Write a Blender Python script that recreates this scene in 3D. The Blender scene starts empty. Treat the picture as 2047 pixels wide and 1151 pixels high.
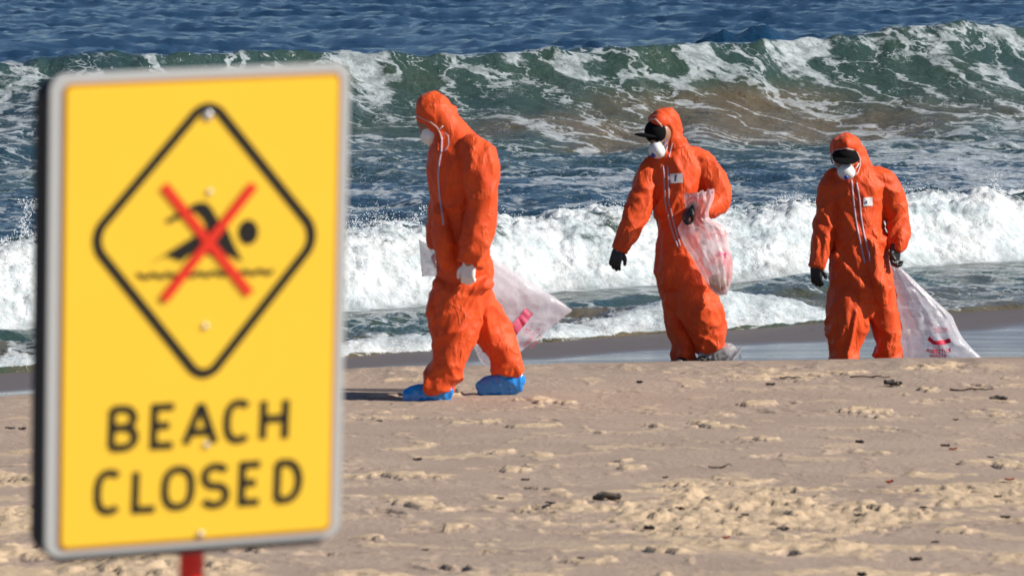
import bpy, bmesh, math, random
import numpy as np
from mathutils import Vector, Matrix
from mathutils.bvhtree import BVHTree

random.seed(7)
C = bpy.context.scene.collection
SC = bpy.context.scene
R = math.radians

# ------------------------------------------------------------------ camera
FPX = 11372.0            # focal length in photo pixels (200 mm on a 36 mm, 2047 px frame)
HC = 3.3                 # camera height over mean sea level
PITCH = math.atan((575.5 + 113) / FPX)
cam_data = bpy.data.cameras.new('camera')
cam = bpy.data.objects.new('camera', cam_data)
C.objects.link(cam)
cam.location = (0, 0, HC)
cam.rotation_euler = (math.pi / 2 - PITCH, 0, 0)
cam_data.lens = 200.0
cam_data.sensor_width = 36.0
cam_data.clip_start = 0.5
cam_data.clip_end = 20000
cam_data.dof.use_dof = True
cam_data.dof.focus_distance = 58.0
cam_data.dof.aperture_fstop = 11.0
SC.camera = cam
SC.render.resolution_x = 1024
SC.render.resolution_y = 575

# ------------------------------------------------------------------ world + sun
SUN_EL, SUN_AZ = 34.0, 104.0         # azimuth clockwise from +Y (the view direction)
w = bpy.data.worlds.new('World')
SC.world = w
w.use_nodes = True
nt = w.node_tree
nt.nodes.clear()
sky = nt.nodes.new('ShaderNodeTexSky')
sky.sky_type = 'NISHITA'
sky.sun_disc = False
sky.sun_elevation = R(SUN_EL)
sky.sun_rotation = R(SUN_AZ)
sky.air_density = 0.7
sky.dust_density = 0.0
sky.ozone_density = 3.5
bg = nt.nodes.new('ShaderNodeBackground')
bg.inputs['Strength'].default_value = 0.062
wo = nt.nodes.new('ShaderNodeOutputWorld')
nt.links.new(sky.outputs[0], bg.inputs[0])
nt.links.new(bg.outputs[0], wo.inputs[0])
sd = bpy.data.lights.new('sun', 'SUN')
sd.energy = 4.9
sd.angle = R(0.53)
sd.color = (1.0, 0.93, 0.83)
sun = bpy.data.objects.new('sun', sd)
C.objects.link(sun)
sdir = Vector((math.sin(R(SUN_AZ)) * math.cos(R(SUN_EL)), math.cos(R(SUN_AZ)) * math.cos(R(SUN_EL)), math.sin(R(SUN_EL))))
sun.rotation_euler = sdir.to_track_quat('Z', 'Y').to_euler()
sun.location = sdir * 60
SC.view_settings.view_transform = 'Standard'
SC.view_settings.look = 'None'
SC.view_settings.exposure = 0.42
SC.view_settings.gamma = 1.0
SC.view_settings.use_curve_mapping = False

# ------------------------------------------------------------------ helpers: noise
def _hash(ix, iy, iz=0, seed=0):
    h = (ix.astype(np.int64) * 374761393 + iy.astype(np.int64) * 668265263 + np.asarray(iz).astype(np.int64) * 2147483647 * 3 + seed * 1442695041) & 0xffffffff
    h = ((h ^ (h >> 13)) * 1274126177) & 0xffffffff
    h = ((h ^ (h >> 16)) * 2246822519) & 0xffffffff
    return (h ^ (h >> 15)) & 0xffffffff
def n2(x, y, seed=0):
    """gradient noise, about -1..1"""
    x0 = np.floor(x); y0 = np.floor(y)
    fx = x - x0; fy = y - y0
    u = fx * fx * fx * (fx * (fx * 6 - 15) + 10); v = fy * fy * fy * (fy * (fy * 6 - 15) + 10)
    def g(dx, dy):
        a = _hash(x0 + dx, y0 + dy, 0, seed) * (2 * math.pi / 4294967296.0)
        return np.cos(a) * (fx - dx) + np.sin(a) * (fy - dy)
    a = g(0, 0) * (1 - u) + g(1, 0) * u
    b = g(0, 1) * (1 - u) + g(1, 1) * u
    return (a * (1 - v) + b * v) * 1.5
def n3(p, seed=0):
    x, y, z = p[:, 0], p[:, 1], p[:, 2]
    x0 = np.floor(x); y0 = np.floor(y); z0 = np.floor(z)
    fx, fy, fz = x - x0, y - y0, z - z0
    s = lambda t: t * t * t * (t * (t * 6 - 15) + 10)
    u, v, ww = s(fx), s(fy), s(fz)
    def g(dx, dy, dz):
        h = _hash(x0 + dx, y0 + dy, z0 + dz, seed)
        gx = ((h & 1023) / 511.5 - 1); gy = (((h >> 10) & 1023) / 511.5 - 1); gz = (((h >> 20) & 1023) / 511.5 - 1)
        return gx * (fx - dx) + gy * (fy - dy) + gz * (fz - dz)
    r = 0
    for dx in (0, 1):
        for dy in (0, 1):
            for dz in (0, 1):
                r = r + g(dx, dy, dz) * (u if dx else 1 - u) * (v if dy else 1 - v) * (ww if dz else 1 - ww)
    return r * 1.3
def fbm2(x, y, octv=4, seed=0, gain=0.5, lac=2.03):
    a, r = 1.0, 0
    for i in range(octv):
        r = r + a * n2(x, y, seed + i * 17)
        x = x * lac + 11.3; y = y * lac - 4.7; a *= gain
    return r
def sst(a, b, x):
    t = np.clip((x - a) / (b - a), 0, 1)
    return t * t * (3 - 2 * t)

# ------------------------------------------------------------------ helpers: photo pixel -> place
def at(px, py, D):
    tx = (px - 1023.5) / FPX
    ty = -(py - 575.5) / FPX
    fwd = Vector((0, math.cos(PITCH), -math.sin(PITCH))); up = Vector((0, math.sin(PITCH), math.cos(PITCH)))
    d = fwd + Vector((tx, 0, 0)) + up * ty
    return Vector((0, 0, HC)) + d * (D / d.y)

# ------------------------------------------------------------------ helpers: objects
def tag(o, label=None, cat=None, group=None, kind=None):
    if label: o['label'] = label
    if cat: o['category'] = cat
    if group: o['group'] = group
    if kind: o['kind'] = kind
    return o
def thing(name, label, cat, loc=(0, 0, 0), group=None):
    o = bpy.data.objects.new(name, None)
    o.empty_display_size = 0.2
    C.objects.link(o); o.location = loc
    return tag(o, label, cat, group)
def link(name, me, m, parent=None):
    o = bpy.data.objects.new(name, me)
    C.objects.link(o)
    if m is not None:
        me.materials.clear(); me.materials.append(m)
    if parent is not None: o.parent = parent
    return o
def smooth(me):
    me.polygons.foreach_set('use_smooth', np.ones(len(me.polygons), dtype=bool)); me.update()
def pymesh(name, verts, faces, sm=True):
    me = bpy.data.meshes.new(name)
    me.from_pydata([tuple(v) for v in verts], [], faces)
    if sm: smooth(me)
    me.update()
    return me
def grid_mesh(name, X, Y, Z, attrs):
    """X,Y,Z are (rows, cols) arrays"""
    r, c = X.shape
    me = bpy.data.meshes.new(name)
    co = np.stack([X, Y, Z], -1).reshape(-1, 3).astype(np.float32)
    idx = np.arange(r * c).reshape(r, c)
    f = np.stack([idx[:-1, :-1], idx[:-1, 1:], idx[1:, 1:], idx[1:, :-1]], -1).reshape(-1, 4)
    me.vertices.add(len(co)); me.vertices.foreach_set('co', co.ravel())
    me.loops.add(f.size); me.loops.foreach_set('vertex_index', f.ravel().astype(np.int32))
    me.polygons.add(len(f))
    me.polygons.foreach_set('loop_start', np.arange(0, f.size, 4, dtype=np.int32))
    me.update(calc_edges=True)
    smooth(me)
    for k, a in attrs.items():
        at_ = me.attributes.new(k, 'FLOAT', 'POINT')
        at_.data.foreach_set('value', a.reshape(-1).astype(np.float32))
    return me

# ------------------------------------------------------------------ helpers: node materials
class NB:
    def __init__(s, name):
        s.m = bpy.data.materials.new(name); s.m.use_nodes = True
        s.t = s.m.node_tree; s.t.nodes.clear()
        s.out = s.t.nodes.new('ShaderNodeOutputMaterial')
    def n(s, typ, ins=None, **kw):
        nd = s.t.nodes.new('ShaderNode' + typ)
        for k, v in kw.items(): setattr(nd, k, v)
        for k, v in (ins or {}).items():
            if isinstance(v, bpy.types.NodeSocket): s.t.links.new(v, nd.inputs[k])
            else: nd.inputs[k].default_value = v
        return nd
    def math(s, op, a, b=0.0, c=0.0, clamp=False):
        nd = s.n('Math', {0: a, 1: b, 2: c}, operation=op); nd.use_clamp = clamp
        return nd.outputs[0]
    def ss(s, x, a, b, lo=0.0, hi=1.0):
        return s.n('MapRange', {'Value': x, 'From Min': a, 'From Max': b, 'To Min': lo, 'To Max': hi}, interpolation_type='SMOOTHSTEP').outputs[0]
    def mix(s, f, a, b):
        nd = s.t.nodes.new('ShaderNodeMix'); nd.data_type = 'RGBA'
        for sock, v in ((nd.inputs[0], f), (nd.inputs[6], a), (nd.inputs[7], b)):
            if isinstance(v, bpy.types.NodeSocket): s.t.links.new(v, sock)
            else: sock.default_value = v
        return nd.outputs[2]
    def noise(s, vec, scale, detail=4, rough=0.55, dist=0.0):
        return s.n('TexNoise', {'Vector': vec, 'Scale': scale, 'Detail': detail, 'Roughness': rough, 'Distortion': dist})
    def attr(s, name):
        return s.n('Attribute', attribute_name=name).outputs['Fac']
    def done(s, sh):
        s.t.links.new(sh, s.out.inputs[0]); return s.m
def col(r, g, b): return (r, g, b, 1.0)
def simple(name, c, rough=0.5, spec=0.5, metal=0.0, var=0.12, scale=30, bump=0.0, bscale=80, bdist=0.002):
    b = NB(name)
    v = b.n('TexCoord').outputs['Object']
    nz = b.noise(v, scale, 5)
    f = b.math('MULTIPLY_ADD', nz.outputs[0], var * 2, 1 - var)
    cc = b.n('VectorMath', {0: c[:3], 1: f}, operation='MULTIPLY').outputs[0] if False else b.mix(nz.outputs[0], col(*[x * (1 - var) for x in c[:3]]), col(*[min(1, x * (1 + var)) for x in c[:3]]))
    p = b.n('BsdfPrincipled', {'Base Color': cc, 'Roughness': rough, 'Specular IOR Level': spec, 'Metallic': metal})
    if bump:
        bz = b.noise(v, bscale, 6)
        bn = b.n('Bump', {'Height': bz.outputs[0], 'Strength': bump, 'Distance': bdist})
        b.t.links.new(bn.outputs[0], p.inputs['Normal'])
    return b.done(p.outputs[0])

# ------------------------------------------------------------------ materials
def mat_sea():
    b = NB('sea_water')
    P = b.n('TexCoord').outputs['Object']
    cov = b.attr('foam'); vein = b.attr('vein'); silt = b.attr('silt'); froth = b.attr('froth')
    # patches of foam
    pz = b.noise(P, 1.3, 9, 0.62, 0.6).outputs[0]
    pz2 = b.noise(P, 7.0, 6, 0.6, 0.3).outputs[0]
    pn = b.math('ADD', b.math('MULTIPLY', b.math('SUBTRACT', pz, 0.5), 1.9), b.math('MULTIPLY', b.math('SUBTRACT', pz2, 0.5), 0.7))
    patch = b.ss(b.math('ADD', pn, b.math('SUBTRACT', cov, 0.5)), -0.02, 0.22)
    # vein network
    wz = b.noise(P, 0.7, 5, 0.6).outputs['Color']
    wv = b.n('VectorMath', {0: b.n('VectorMath', {0: wz, 1: (0.5, 0.5, 0.5)}, operation='SUBTRACT').outputs[0], 1: (2.6, 2.6, 2.6)}, operation='MULTIPLY').outputs[0]
    sx_ = b.n('SeparateXYZ', {0: P})
    xs = b.math('MULTIPLY_ADD', sx_.outputs[1], 0.45, sx_.outputs[0]); ys = b.math('MULTIPLY', sx_.outputs[1], 0.50)
    PS_ = b.n('CombineXYZ', {0: xs, 1: ys, 2: 0.0}).outputs[0]
    PW = b.n('VectorMath', {0: PS_, 1: wv}, operation='ADD').outputs[0]
    vo = b.n('TexVoronoi', {'Vector': PW, 'Scale': 0.62}, feature='DISTANCE_TO_EDGE').outputs['Distance']
    vo2 = b.n('TexVoronoi', {'Vector': PW, 'Scale': 2.1}, feature='DISTANCE_TO_EDGE').outputs['Distance']
    wn = b.noise(P, 1.1, 6, 0.65).outputs[0]
    wid = b.math('MULTIPLY', b.ss(wn, 0.36, 0.68), b.math('MULTIPLY', vein, 0.20))
    v1 = b.n('MapRange', {'Value': vo, 'From Min': 0.0, 'From Max': b.math('ADD', wid, 0.004), 'To Min': 1.0, 'To Max': 0.0}).outputs[0]
    wid2 = b.math('MULTIPLY', b.ss(b.noise(P, 0.8, 5, 0.6).outputs[0], 0.48, 0.7), b.math('MULTIPLY', vein, 0.09))
    v2 = b.n('MapRange', {'Value': vo2, 'From Min': 0.0, 'From Max': b.math('ADD', wid2, 0.003), 'To Min': 0.8, 'To Max': 0.0}).outputs[0]
    vm = b.math('MAXIMUM', v1, v2)
    tex = b.noise(P, 9.0, 6, 0.7).outputs[0]
    vm = b.math('MULTIPLY', b.ss(b.math('MULTIPLY', vm, b.math('ADD', tex, 0.45)), 0.12, 0.62), b.ss(vein, 0.02, 0.2))
    foam = b.math('MAXIMUM', patch, b.math('MULTIPLY', vm, 0.9))
    foam = b.math('MULTIPLY', foam, b.math('MULTIPLY_ADD', froth, 0.36, b.ss(b.noise(P, 5.0, 5, 0.6).outputs[0], 0.3, 0.7, 0.24, 0.62)), clamp=True)
    foam = b.math('MULTIPLY', foam, b.math('GREATER_THAN', b.math('ADD', cov, vein), 0.01))
    # water body
    deep = b.mix(b.noise(P, 0.12, 3).outputs[0], col(0.004, 0.026, 0.062), col(0.006, 0.036, 0.080))
    green = col(0.034, 0.062, 0.046); brown = col(0.115, 0.088, 0.048)
    c1 = b.mix(b.ss(silt, 0.0, 0.5), deep, green)
    c2 = b.mix(b.ss(b.math('ADD', silt, b.math('MULTIPLY', b.math('SUBTRACT', b.noise(P, 0.5, 4).outputs[0], 0.5), 0.5)), 0.42, 0.95), c1, brown)
    bub = b.noise(P, 22, 4, 0.7).outputs[0]
    rp = b.n('TexNoise', {'Vector': b.n('Mapping', {'Vector': P, 'Scale': (1.0, 0.75, 1.0)}).outputs[0], 'Scale': 3.0, 'Detail': 6, 'Roughness': 0.62, 'Distortion': 0.4}).outputs[0]
    bw = b.n('Bump', {'Height': rp, 'Strength': 0.7, 'Distance': 0.16})
    wat = b.n('BsdfPrincipled', {'Base Color': c2, 'Roughness': 0.09, 'IOR': 1.333, 'Specular IOR Level': 0.38, 'Normal': bw.outputs[0]})
    fz = b.noise(P, 16, 8, 0.68).outputs[0]
    bf = b.n('Bump', {'Height': fz, 'Strength': 0.8, 'Distance': 0.05})
    thin = b.ss(b.noise(P, 1.1, 6, 0.62, 0.4).outputs[0], 0.36, 0.62)
    fc = b.mix(b.ss(fz, 0.3, 0.62), b.mix(thin, col(0.42, 0.53, 0.58), col(0.66, 0.73, 0.77)), b.mix(thin, col(0.66, 0.74, 0.78), col(0.88, 0.90, 0.92)))
    fc = b.mix(froth, b.mix(b.ss(fz, 0.3, 0.62), col(0.50, 0.58, 0.64), col(0.78, 0.83, 0.87)), fc)
    fo = b.n('BsdfPrincipled', {'Base Color': fc, 'Roughness': 0.6, 'Specular IOR Level': 0.25, 'Normal': bf.outputs[0],
                                'Subsurface Weight': 0.0})
    mx = b.n('MixShader', {0: foam, 1: wat.outputs[0], 2: fo.outputs[0]})
    return b.done(mx.outputs[0])

def mat_sand():
    b = NB('beach_sand')
    P = b.n('TexCoord').outputs['Object']
    dry = b.attr('dry'); wet = b.attr('wet'); matte = b.attr('matte'); damp = b.attr('damp')
    g = b.noise(P, 260, 3, 0.7).outputs[0]
    g2 = b.noise(P, 28, 6, 0.65).outputs[0]
    g3 = b.noise(P, 1.6, 5, 0.6).outputs[0]
    base = b.mix(b.ss(g3, 0.35, 0.65), col(0.365, 0.272, 0.208), col(0.43, 0.325, 0.245))
    base = b.mix(b.math('MULTIPLY', b.ss(g2, 0.3, 0.7), 0.5), base, col(0.30, 0.225, 0.175))
    dr = b.mix(b.ss(g2, 0.3, 0.7), col(0.50, 0.37, 0.238), col(0.575, 0.435, 0.29))
    dd = b.ss(b.math('ADD', dry, b.math('MULTIPLY', b.math('SUBTRACT', g2, 0.5), 0.5)), 0.3, 0.62)
    c = b.mix(dd, base, dr)
    c = b.mix(b.math('MULTIPLY', b.ss(g, 0.62, 0.72), 0.45), c, col(0.12, 0.09, 0.075))
    wc = b.mix(b.ss(b.noise(P, 3, 5).outputs[0], 0.3, 0.7), col(0.105, 0.080, 0.060), col(0.135, 0.103, 0.078))
    c = b.mix(b.ss(damp, 0, 1), c, b.mix(0.5, base, col(0.17, 0.125, 0.10)))
    c = b.mix(wet, c, wc)
    wcm = b.mix(matte, wc, col(0.125, 0.098, 0.085))
    c = b.mix(wet, c, wcm)
    # dark specks left by the backwash
    PS = b.n('Mapping', {'Vector': P, 'Scale': (1.0, 0.35, 1.0)}).outputs[0]
    sp = b.noise(PS, 30, 3, 0.6).outputs[0]
    spm = b.math('MULTIPLY', b.math('MULTIPLY', b.ss(sp, 0.64, 0.68), wet), b.ss(b.noise(P, 0.9, 3).outputs[0], 0.42, 0.58))
    c = b.mix(spm, c, col(0.03, 0.025, 0.022))
    film = b.ss(b.noise(b.n('Mapping', {'Vector': P, 'Scale': (0.25, 1.6, 1.0)}).outputs[0], 1.2, 4, 0.6).outputs[0], 0.3, 0.7)
    rwet = b.math('MULTIPLY_ADD', film, 0.10, 0.13)
    rough = b.n('MapRange', {'Value': wet, 'From Min': 0.3, 'From Max': 1.0, 'To Min': 0.85, 'To Max': rwet}).outputs[0]
    rough = b.math('MAXIMUM', rough, b.math('MULTIPLY', spm, 0.6))
    rough = b.math('MAXIMUM', rough, b.math('MULTIPLY', matte, 0.50))
    amp = b.math('MULTIPLY_ADD', wet, -0.93, 1.0)
    hz = b.math('ADD', b.math('MULTIPLY', g2, 1.0), b.math('MULTIPLY', g, 0.12))
    bn = b.n('Bump', {'Height': hz, 'Strength': b.math('MULTIPLY', amp, 0.9), 'Distance': 0.014})
    p = b.n('BsdfPrincipled', {'Base Color': c, 'Roughness': rough, 'Specular IOR Level': 0.5, 'Normal': bn.outputs[0]})
    return b.done(p.outputs[0])

def mat_suit(name='orange_fabric', c1=(0.64, 0.060, 0.007), c2=(0.72, 0.086, 0.012)):
    b = NB(name)
    P = b.n('TexCoord').outputs['Object']
    f = b.noise(P, 9, 5, 0.6).outputs[0]
    cc = b.mix(b.ss(f, 0.3, 0.7), col(*c1), col(*c2))
    f1 = b.n('TexNoise', {'Vector': b.n('Mapping', {'Vector': P, 'Scale': (1, 1, 0.45), 'Rotation': (0.3, 0.4, 0)}).outputs[0], 'Scale': 26, 'Detail': 4, 'Roughness': 0.5, 'Distortion': 0.9}).outputs[0]
    bn = b.n('Bump', {'Height': b.math('ABSOLUTE', b.math('SUBTRACT', f1, 0.5)), 'Strength': 0.28, 'Distance': 0.02})
    rg = b.n('TexNoise', {'Vector': b.n('Mapping', {'Vector': P, 'Scale': (1, 1, 0.4), 'Rotation': (0.2, 0.5, 0)}).outputs[0], 'Scale': 9, 'Detail': 2, 'Roughness': 0.5, 'Distortion': 0.7}).outputs[0]
    cr = b.n('MapRange', {'Value': b.math('ABSOLUTE', b.math('SUBTRACT', rg, 0.5)), 'From Min': 0.0, 'From Max': 0.06, 'To Min': 1.0, 'To Max': 0.0}, interpolation_type='SMOOTHERSTEP').outputs[0]
    bn = b.n('Bump', {'Height': b.math('MULTIPLY', cr, b.ss(f, 0.42, 0.6)), 'Strength': 0.42, 'Distance': 0.010, 'Normal': bn.outputs[0]})
    p = b.n('BsdfPrincipled', {'Base Color': cc, 'Roughness': 0.58, 'Specular IOR Level': 0.3, 'Normal': bn.outputs[0], 'Sheen Weight': 0.05})
    return b.done(p.outputs[0])

def mat_film(name, tint=(0.9, 0.9, 0.93), opac=0.6, pink=None):
    b = NB(name)
    P = b.n('TexCoord').outputs['Object']
    f = b.n('TexNoise', {'Vector': P, 'Scale': 9, 'Detail': 5, 'Roughness': 0.6, 'Distortion': 0.8}).outputs[0]
    bn = b.n('Bump', {'Height': f, 'Strength': 0.38, 'Distance': 0.03})
    c = col(*tint)
    if pink: c = b.mix(b.ss(b.noise(P, 7, 4, 0.5, 1.0).outputs[0], 0.45, 0.62), c, col(*pink))
    pr = b.n('BsdfPrincipled', {'Base Color': c, 'Roughness': 0.16, 'Specular IOR Level': 0.6, 'Normal': bn.outputs[0]})
    tl = b.n('BsdfTranslucent', {'Color': c, 'Normal': bn.outputs[0]})
    m1 = b.n('MixShader', {0: 0.35, 1: pr.outputs[0], 2: tl.outputs[0]})
    tr = b.n('BsdfTransparent', {'Color': (0.97, 0.97, 0.98, 1)})
    fac = b.math('ADD', opac, b.math('MULTIPLY', b.math('SUBTRACT', f, 0.5), 0.6), clamp=True)
    m2 = b.n('MixShader', {0: fac, 1: tr.outputs[0], 2: m1.outputs[0]})
    return b.done(m2.outputs[0])

M = {
 'suit': mat_suit(),
 'rim': simple('hood_elastic', (0.50, 0.33, 0.30), 0.7),
 'zip': simple('zip_tape', (0.46, 0.32, 0.38), 0.45),
 'zipred': simple('zip_flap', (0.8, 0.07, 0.02), 0.6),
 'patch': simple('white_patch', (0.78, 0.76, 0.74), 0.4),
 'ink': simple('dark_print', (0.07, 0.09, 0.2), 0.6),
 'skin': simple('skin', (0.30, 0.15, 0.095), 0.5, var=0.15, scale=14, bump=0.2, bscale=60),
 'eye': simple('eye_dark', (0.02, 0.015, 0.012), 0.2),
 'hair': simple('hair', (0.03, 0.02, 0.015), 0.6),
 'mask': simple('mask_white', (0.80, 0.80, 0.78), 0.6, bump=0.3, bscale=120),
 'valve': simple('valve_blue', (0.02, 0.05, 0.30), 0.35),
 'black': simple('black_rubber', (0.012, 0.012, 0.013), 0.45, bump=0.3, bscale=60),
 'cap': simple('black_cloth', (0.006, 0.006, 0.007), 0.95, 0.1, bump=0.3, bscale=150),
 'latex': simple('white_latex', (0.75, 0.68, 0.66), 0.4, bump=0.3, bscale=70),
 'blue': simple('blue_plastic', (0.004, 0.22, 0.66), 0.13, 0.9, bump=0.5, bscale=12, bdist=0.03),
 'film': mat_film('clear_bag_film', (0.86, 0.86, 0.92), 0.52),
 'film_pink': mat_film('pink_bag_film', (0.92, 0.80, 0.82), 0.60, pink=(0.86, 0.34, 0.34)),
 'film_shoe': mat_film('shoe_bag_film', (0.6, 0.6, 0.62), 0.55),
 'red_print': simple('red_print', (0.62, 0.02, 0.07), 0.5),
 'pink_print': simple('pink_print', (0.66, 0.13, 0.24), 0.5),
 'beige': simple('beige_waste', (0.45, 0.38, 0.26), 0.8, var=0.3),
 'greyw': simple('grey_waste', (0.25, 0.27, 0.28), 0.8, var=0.3),
 'yellow': simple('sign_yellow', (0.96, 0.615, 0.042), 0.42, var=0.035, scale=5),
 'orange_edge': simple('sign_edge_orange', (0.52, 0.20, 0.01), 0.45, var=0.03),
 'alu': simple('sign_grey_border', (0.47, 0.49, 0.49), 0.5, var=0.05),
 'signblack': simple('sign_black', (0.012, 0.010, 0.008), 0.45, var=0.05),
 'signred': simple('sign_red', (0.80, 0.035, 0.015), 0.4, var=0.05),
 'backing': simple('black_backing', (0.008, 0.008, 0.009), 0.8),
 'post': simple('red_post', (0.93, 0.018, 0.012), 0.3, var=0.08),
 'rivet': simple('steel_rivet', (0.55, 0.55, 0.55), 0.35, metal=0.7),
 'weed': simple('dark_weed', (0.055, 0.043, 0.034), 0.7, var=0.3),
 'twig': simple('twig_brown', (0.07, 0.045, 0.03), 0.8, var=0.3),
 'leaf': simple('dead_leaf_red', (0.36, 0.07, 0.025), 0.7, var=0.3),
 'shell': simple('sand_lump', (0.60, 0.46, 0.30), 0.9, var=0.15, bump=0.6, bscale=60, bdist=0.01),
 'spray': simple('spray_white', (0.88, 0.91, 0.93), 0.35),
}
M['sea'] = mat_sea(); M['sand'] = mat_sand()

# ------------------------------------------------------------------ sand
CX = np.array([-60, -6, -2.9, -1.9, -1.0, 0.9, 3.2, 8, 60.0]); CD = np.array([26.0, 29.5, 32.7, 34.2, 34.95, 35.4, 35.85, 36.6, 44.0])
def crestD(X):
    return (np.interp(X - .4, CX, CD) + np.interp(X, CX, CD) + np.interp(X + .4, CX, CD)) / 3
EE = np.array([-80, -40, -3, 0, 0.6, 1.5, 4.3, 7, 10, 12, 20, 60.0]); EZ = np.array([2.2, 1.41, .67, .69, .66, .55, .30, .165, .08, .0, -.4, -1.2])
def sand_base(X, D):
    e = D - crestD(X)
    z = 0
    for k in (-.45, -.15, .15, .45): z = z + np.interp(e + k, EE, EZ)
    z = z / 4
    q_ = D - X * .98 - 46.0
    k_ = sst(-6, -1, q_) * sst(30, 20, np.abs(X))
    return z * (1 - k_) + (.058 - .022 * q_) * k_, e
def spaced(segs):
    r = [segs[0][0]]
    for a, b_, n in segs: r += list(np.linspace(a, b_, n + 1)[1:])
    return np.array(r)
sx = spaced([(-90, -14, 16), (-14, -4.6, 40), (-4.6, 4.6, 700), (4.6, 14, 40), (14, 90, 16)])
sy = spaced([(-70, 0, 20), (0, 20.5, 40), (20.5, 30, 330), (30, 37, 200), (37, 52, 110), (52, 75, 12)])
SX, SY = np.meshgrid(sx, sy)
SZ, SE = sand_base(SX, SY)
fine = sst(4.9, 4.4, np.abs(SX)) * sst(19.8, 21, SY)
dryside = sst(0.5, -0.6, SE)
SZ = SZ + 0.018 * fbm2(SX * .55, SY * .45, 3, 5) * dryside + 0.004 * fbm2(SX * .8, SY * .5, 3, 9) * (1 - dryside)
SZ = SZ + 0.012 * n2(SX * 1.7, SY * 1.7, 3) * sst(.7, 0, np.abs(SE)) * dryside
# how trodden the sand is: more towards the camera, streaks farther off
near = sst(31.5, 23.0, SY)
trod = fbm2(SX * .55 + 3, SY * .42, 4, 21, .55)
dist_m = sst(0.36, 0.90, trod * .75 + near * .50 + .05 * sst(0, 3, SX)) * dryside
streak = sst(0.28, 0.5, fbm2(SX * 1.1, SY * .9, 4, 33, .6)) * dryside * .8
lump = np.abs(fbm2(SX * 4.2, SY * 3.4, 4, 41, .55))
pl_n = fbm2(SX * 2.6, SY * 2.0, 5, 51, .58)
plate = sst(0.10, 0.17, pl_n)
plate2 = sst(0.42, 0.47, fbm2(SX * 3.2 + 9, SY * 2.1, 4, 57, .55))
pits = sst(0.40, 0.62, fbm2(SX * 7.5, SY * 5.5, 3, 61, .5))
crumb = np.clip(fbm2(SX * 13, SY * 10, 3, 71, .55), -1, 1)
dz = dist_m * (0.015 * plate * (0.6 + lump) + .008 * lump - 0.018 * pits + 0.006 * crumb) \
     + 0.016 * plate2 * (0.3 + streak) * sst(-.3, -1.2, SE) + 0.006 * crumb * streak
# footprints
rng = np.random.RandomState(4)
fp = np.zeros_like(SX); rimm = np.zeros_like(SX)
prints = []
for tr in range(9):
    x0 = rng.uniform(-2.2, 3.4); d0 = rng.uniform(22, 33); an = rng.uniform(-.5, .5) + (math.pi if rng.rand() < .5 else 0)
    for k in range(7):
        px_ = x0 + math.cos(an) * .62 * k + (-1) ** k * .09 * -math.sin(an); pd_ = d0 + math.sin(an) * .62 * k + (-1) ** k * .09 * math.cos(an)
        prints.append((px_, pd_, an + rng.uniform(-.2, .2)))
for k in range(50): prints.append((rng.uniform(-2.4, 3.2), rng.uniform(21.5, 34), rng.uniform(0, 6.3)))
cols_f = np.where(np.abs(sx) < 4.6)[0]
for (px_, pd_, an) in prints:
    ci = np.where(np.abs(sx - px_) < .34)[0]; ri = np.where(np.abs(sy - pd_) < .34)[0]
    if len(ci) < 2 or len(ri) < 2: continue
    sl = np.ix_(ri, ci)
    lx = (SX[sl] - px_) * math.cos(an) + (SY[sl] - pd_) * math.sin(an)
    ly = -(SX[sl] - px_) * math.sin(an) + (SY[sl] - pd_) * math.cos(an)
    rr = np.sqrt((lx / .15) ** 2 + (ly / (.052 + .012 * np.sign(lx))) ** 2) + .25 * n2(SX[sl] * 14, SY[sl] * 14, 5)
    fp[sl] = np.maximum(fp[sl], sst(1.05, .75, rr))
    rimm[sl] = np.maximum(rimm[sl], np.exp(-((rr - 1.3) / .22) ** 2) * (0.4 + .6 * sst(-.2, .4, n2(SX[sl] * 5, SY[sl] * 5, 8))))
dz = dz + (-0.026 * fp + 0.016 * rimm) * dryside * (0.45 + .55 * near)
SZ = SZ + dz * fine + fine * .022 * np.clip(fbm2(SX * 2.2, SY * 1.6, 4, 93), -.3, 1) * np.exp(-((SE + .3) / .6) ** 2)
dryA = np.clip(dist_m * (0.15 + .55 * plate + .55 * sst(.2, .7, lump)) + plate2 * (.45 + .5 * streak) + rimm * .55 - .7 * fp + .35 * near * dist_m + near * .42 * sst(-.1, .6, fbm2(SX * .7 + 5, SY * 1.1, 4, 81)), 0, 1) * dryside
wetA = sst(0.15, 1.0, SE + .25 * n2(SX * 1.3, SY * 1.3, 4))
# the band just short of the water drains and is rough and brown; the lower band still shines
dampA = sst(-1.4, 0.1, SE + .5 * n2(SX * .8, SY * .8, 6)) * .35
qs = SY - SX * .98 - 46.0 + .5 * n2(SX * .5, SY * .3, 44) + .2 * n2(SX * 2, SY * .6, 45)
matA = sst(-3.4, -1.9, qs - 1.0 * sst(-1.8, -3.4, SX))
link('beach_sand', grid_mesh('beach_sand', SX, SY, SZ, {'dry': dryA * fine, 'wet': wetA, 'damp': dampA, 'matte': matA}), M['sand'])
tag(bpy.data.objects['beach_sand'], kind='structure')
def sandz(x, d):
    z, e = sand_base(np.array([x]), np.array([d]))
    ci = int(np.clip(np.searchsorted(sx, x), 1, len(sx) - 1)); ri = int(np.clip(np.searchsorted(sy, d), 1, len(sy) - 1))
    return float(SZ[ri, ci])

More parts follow.
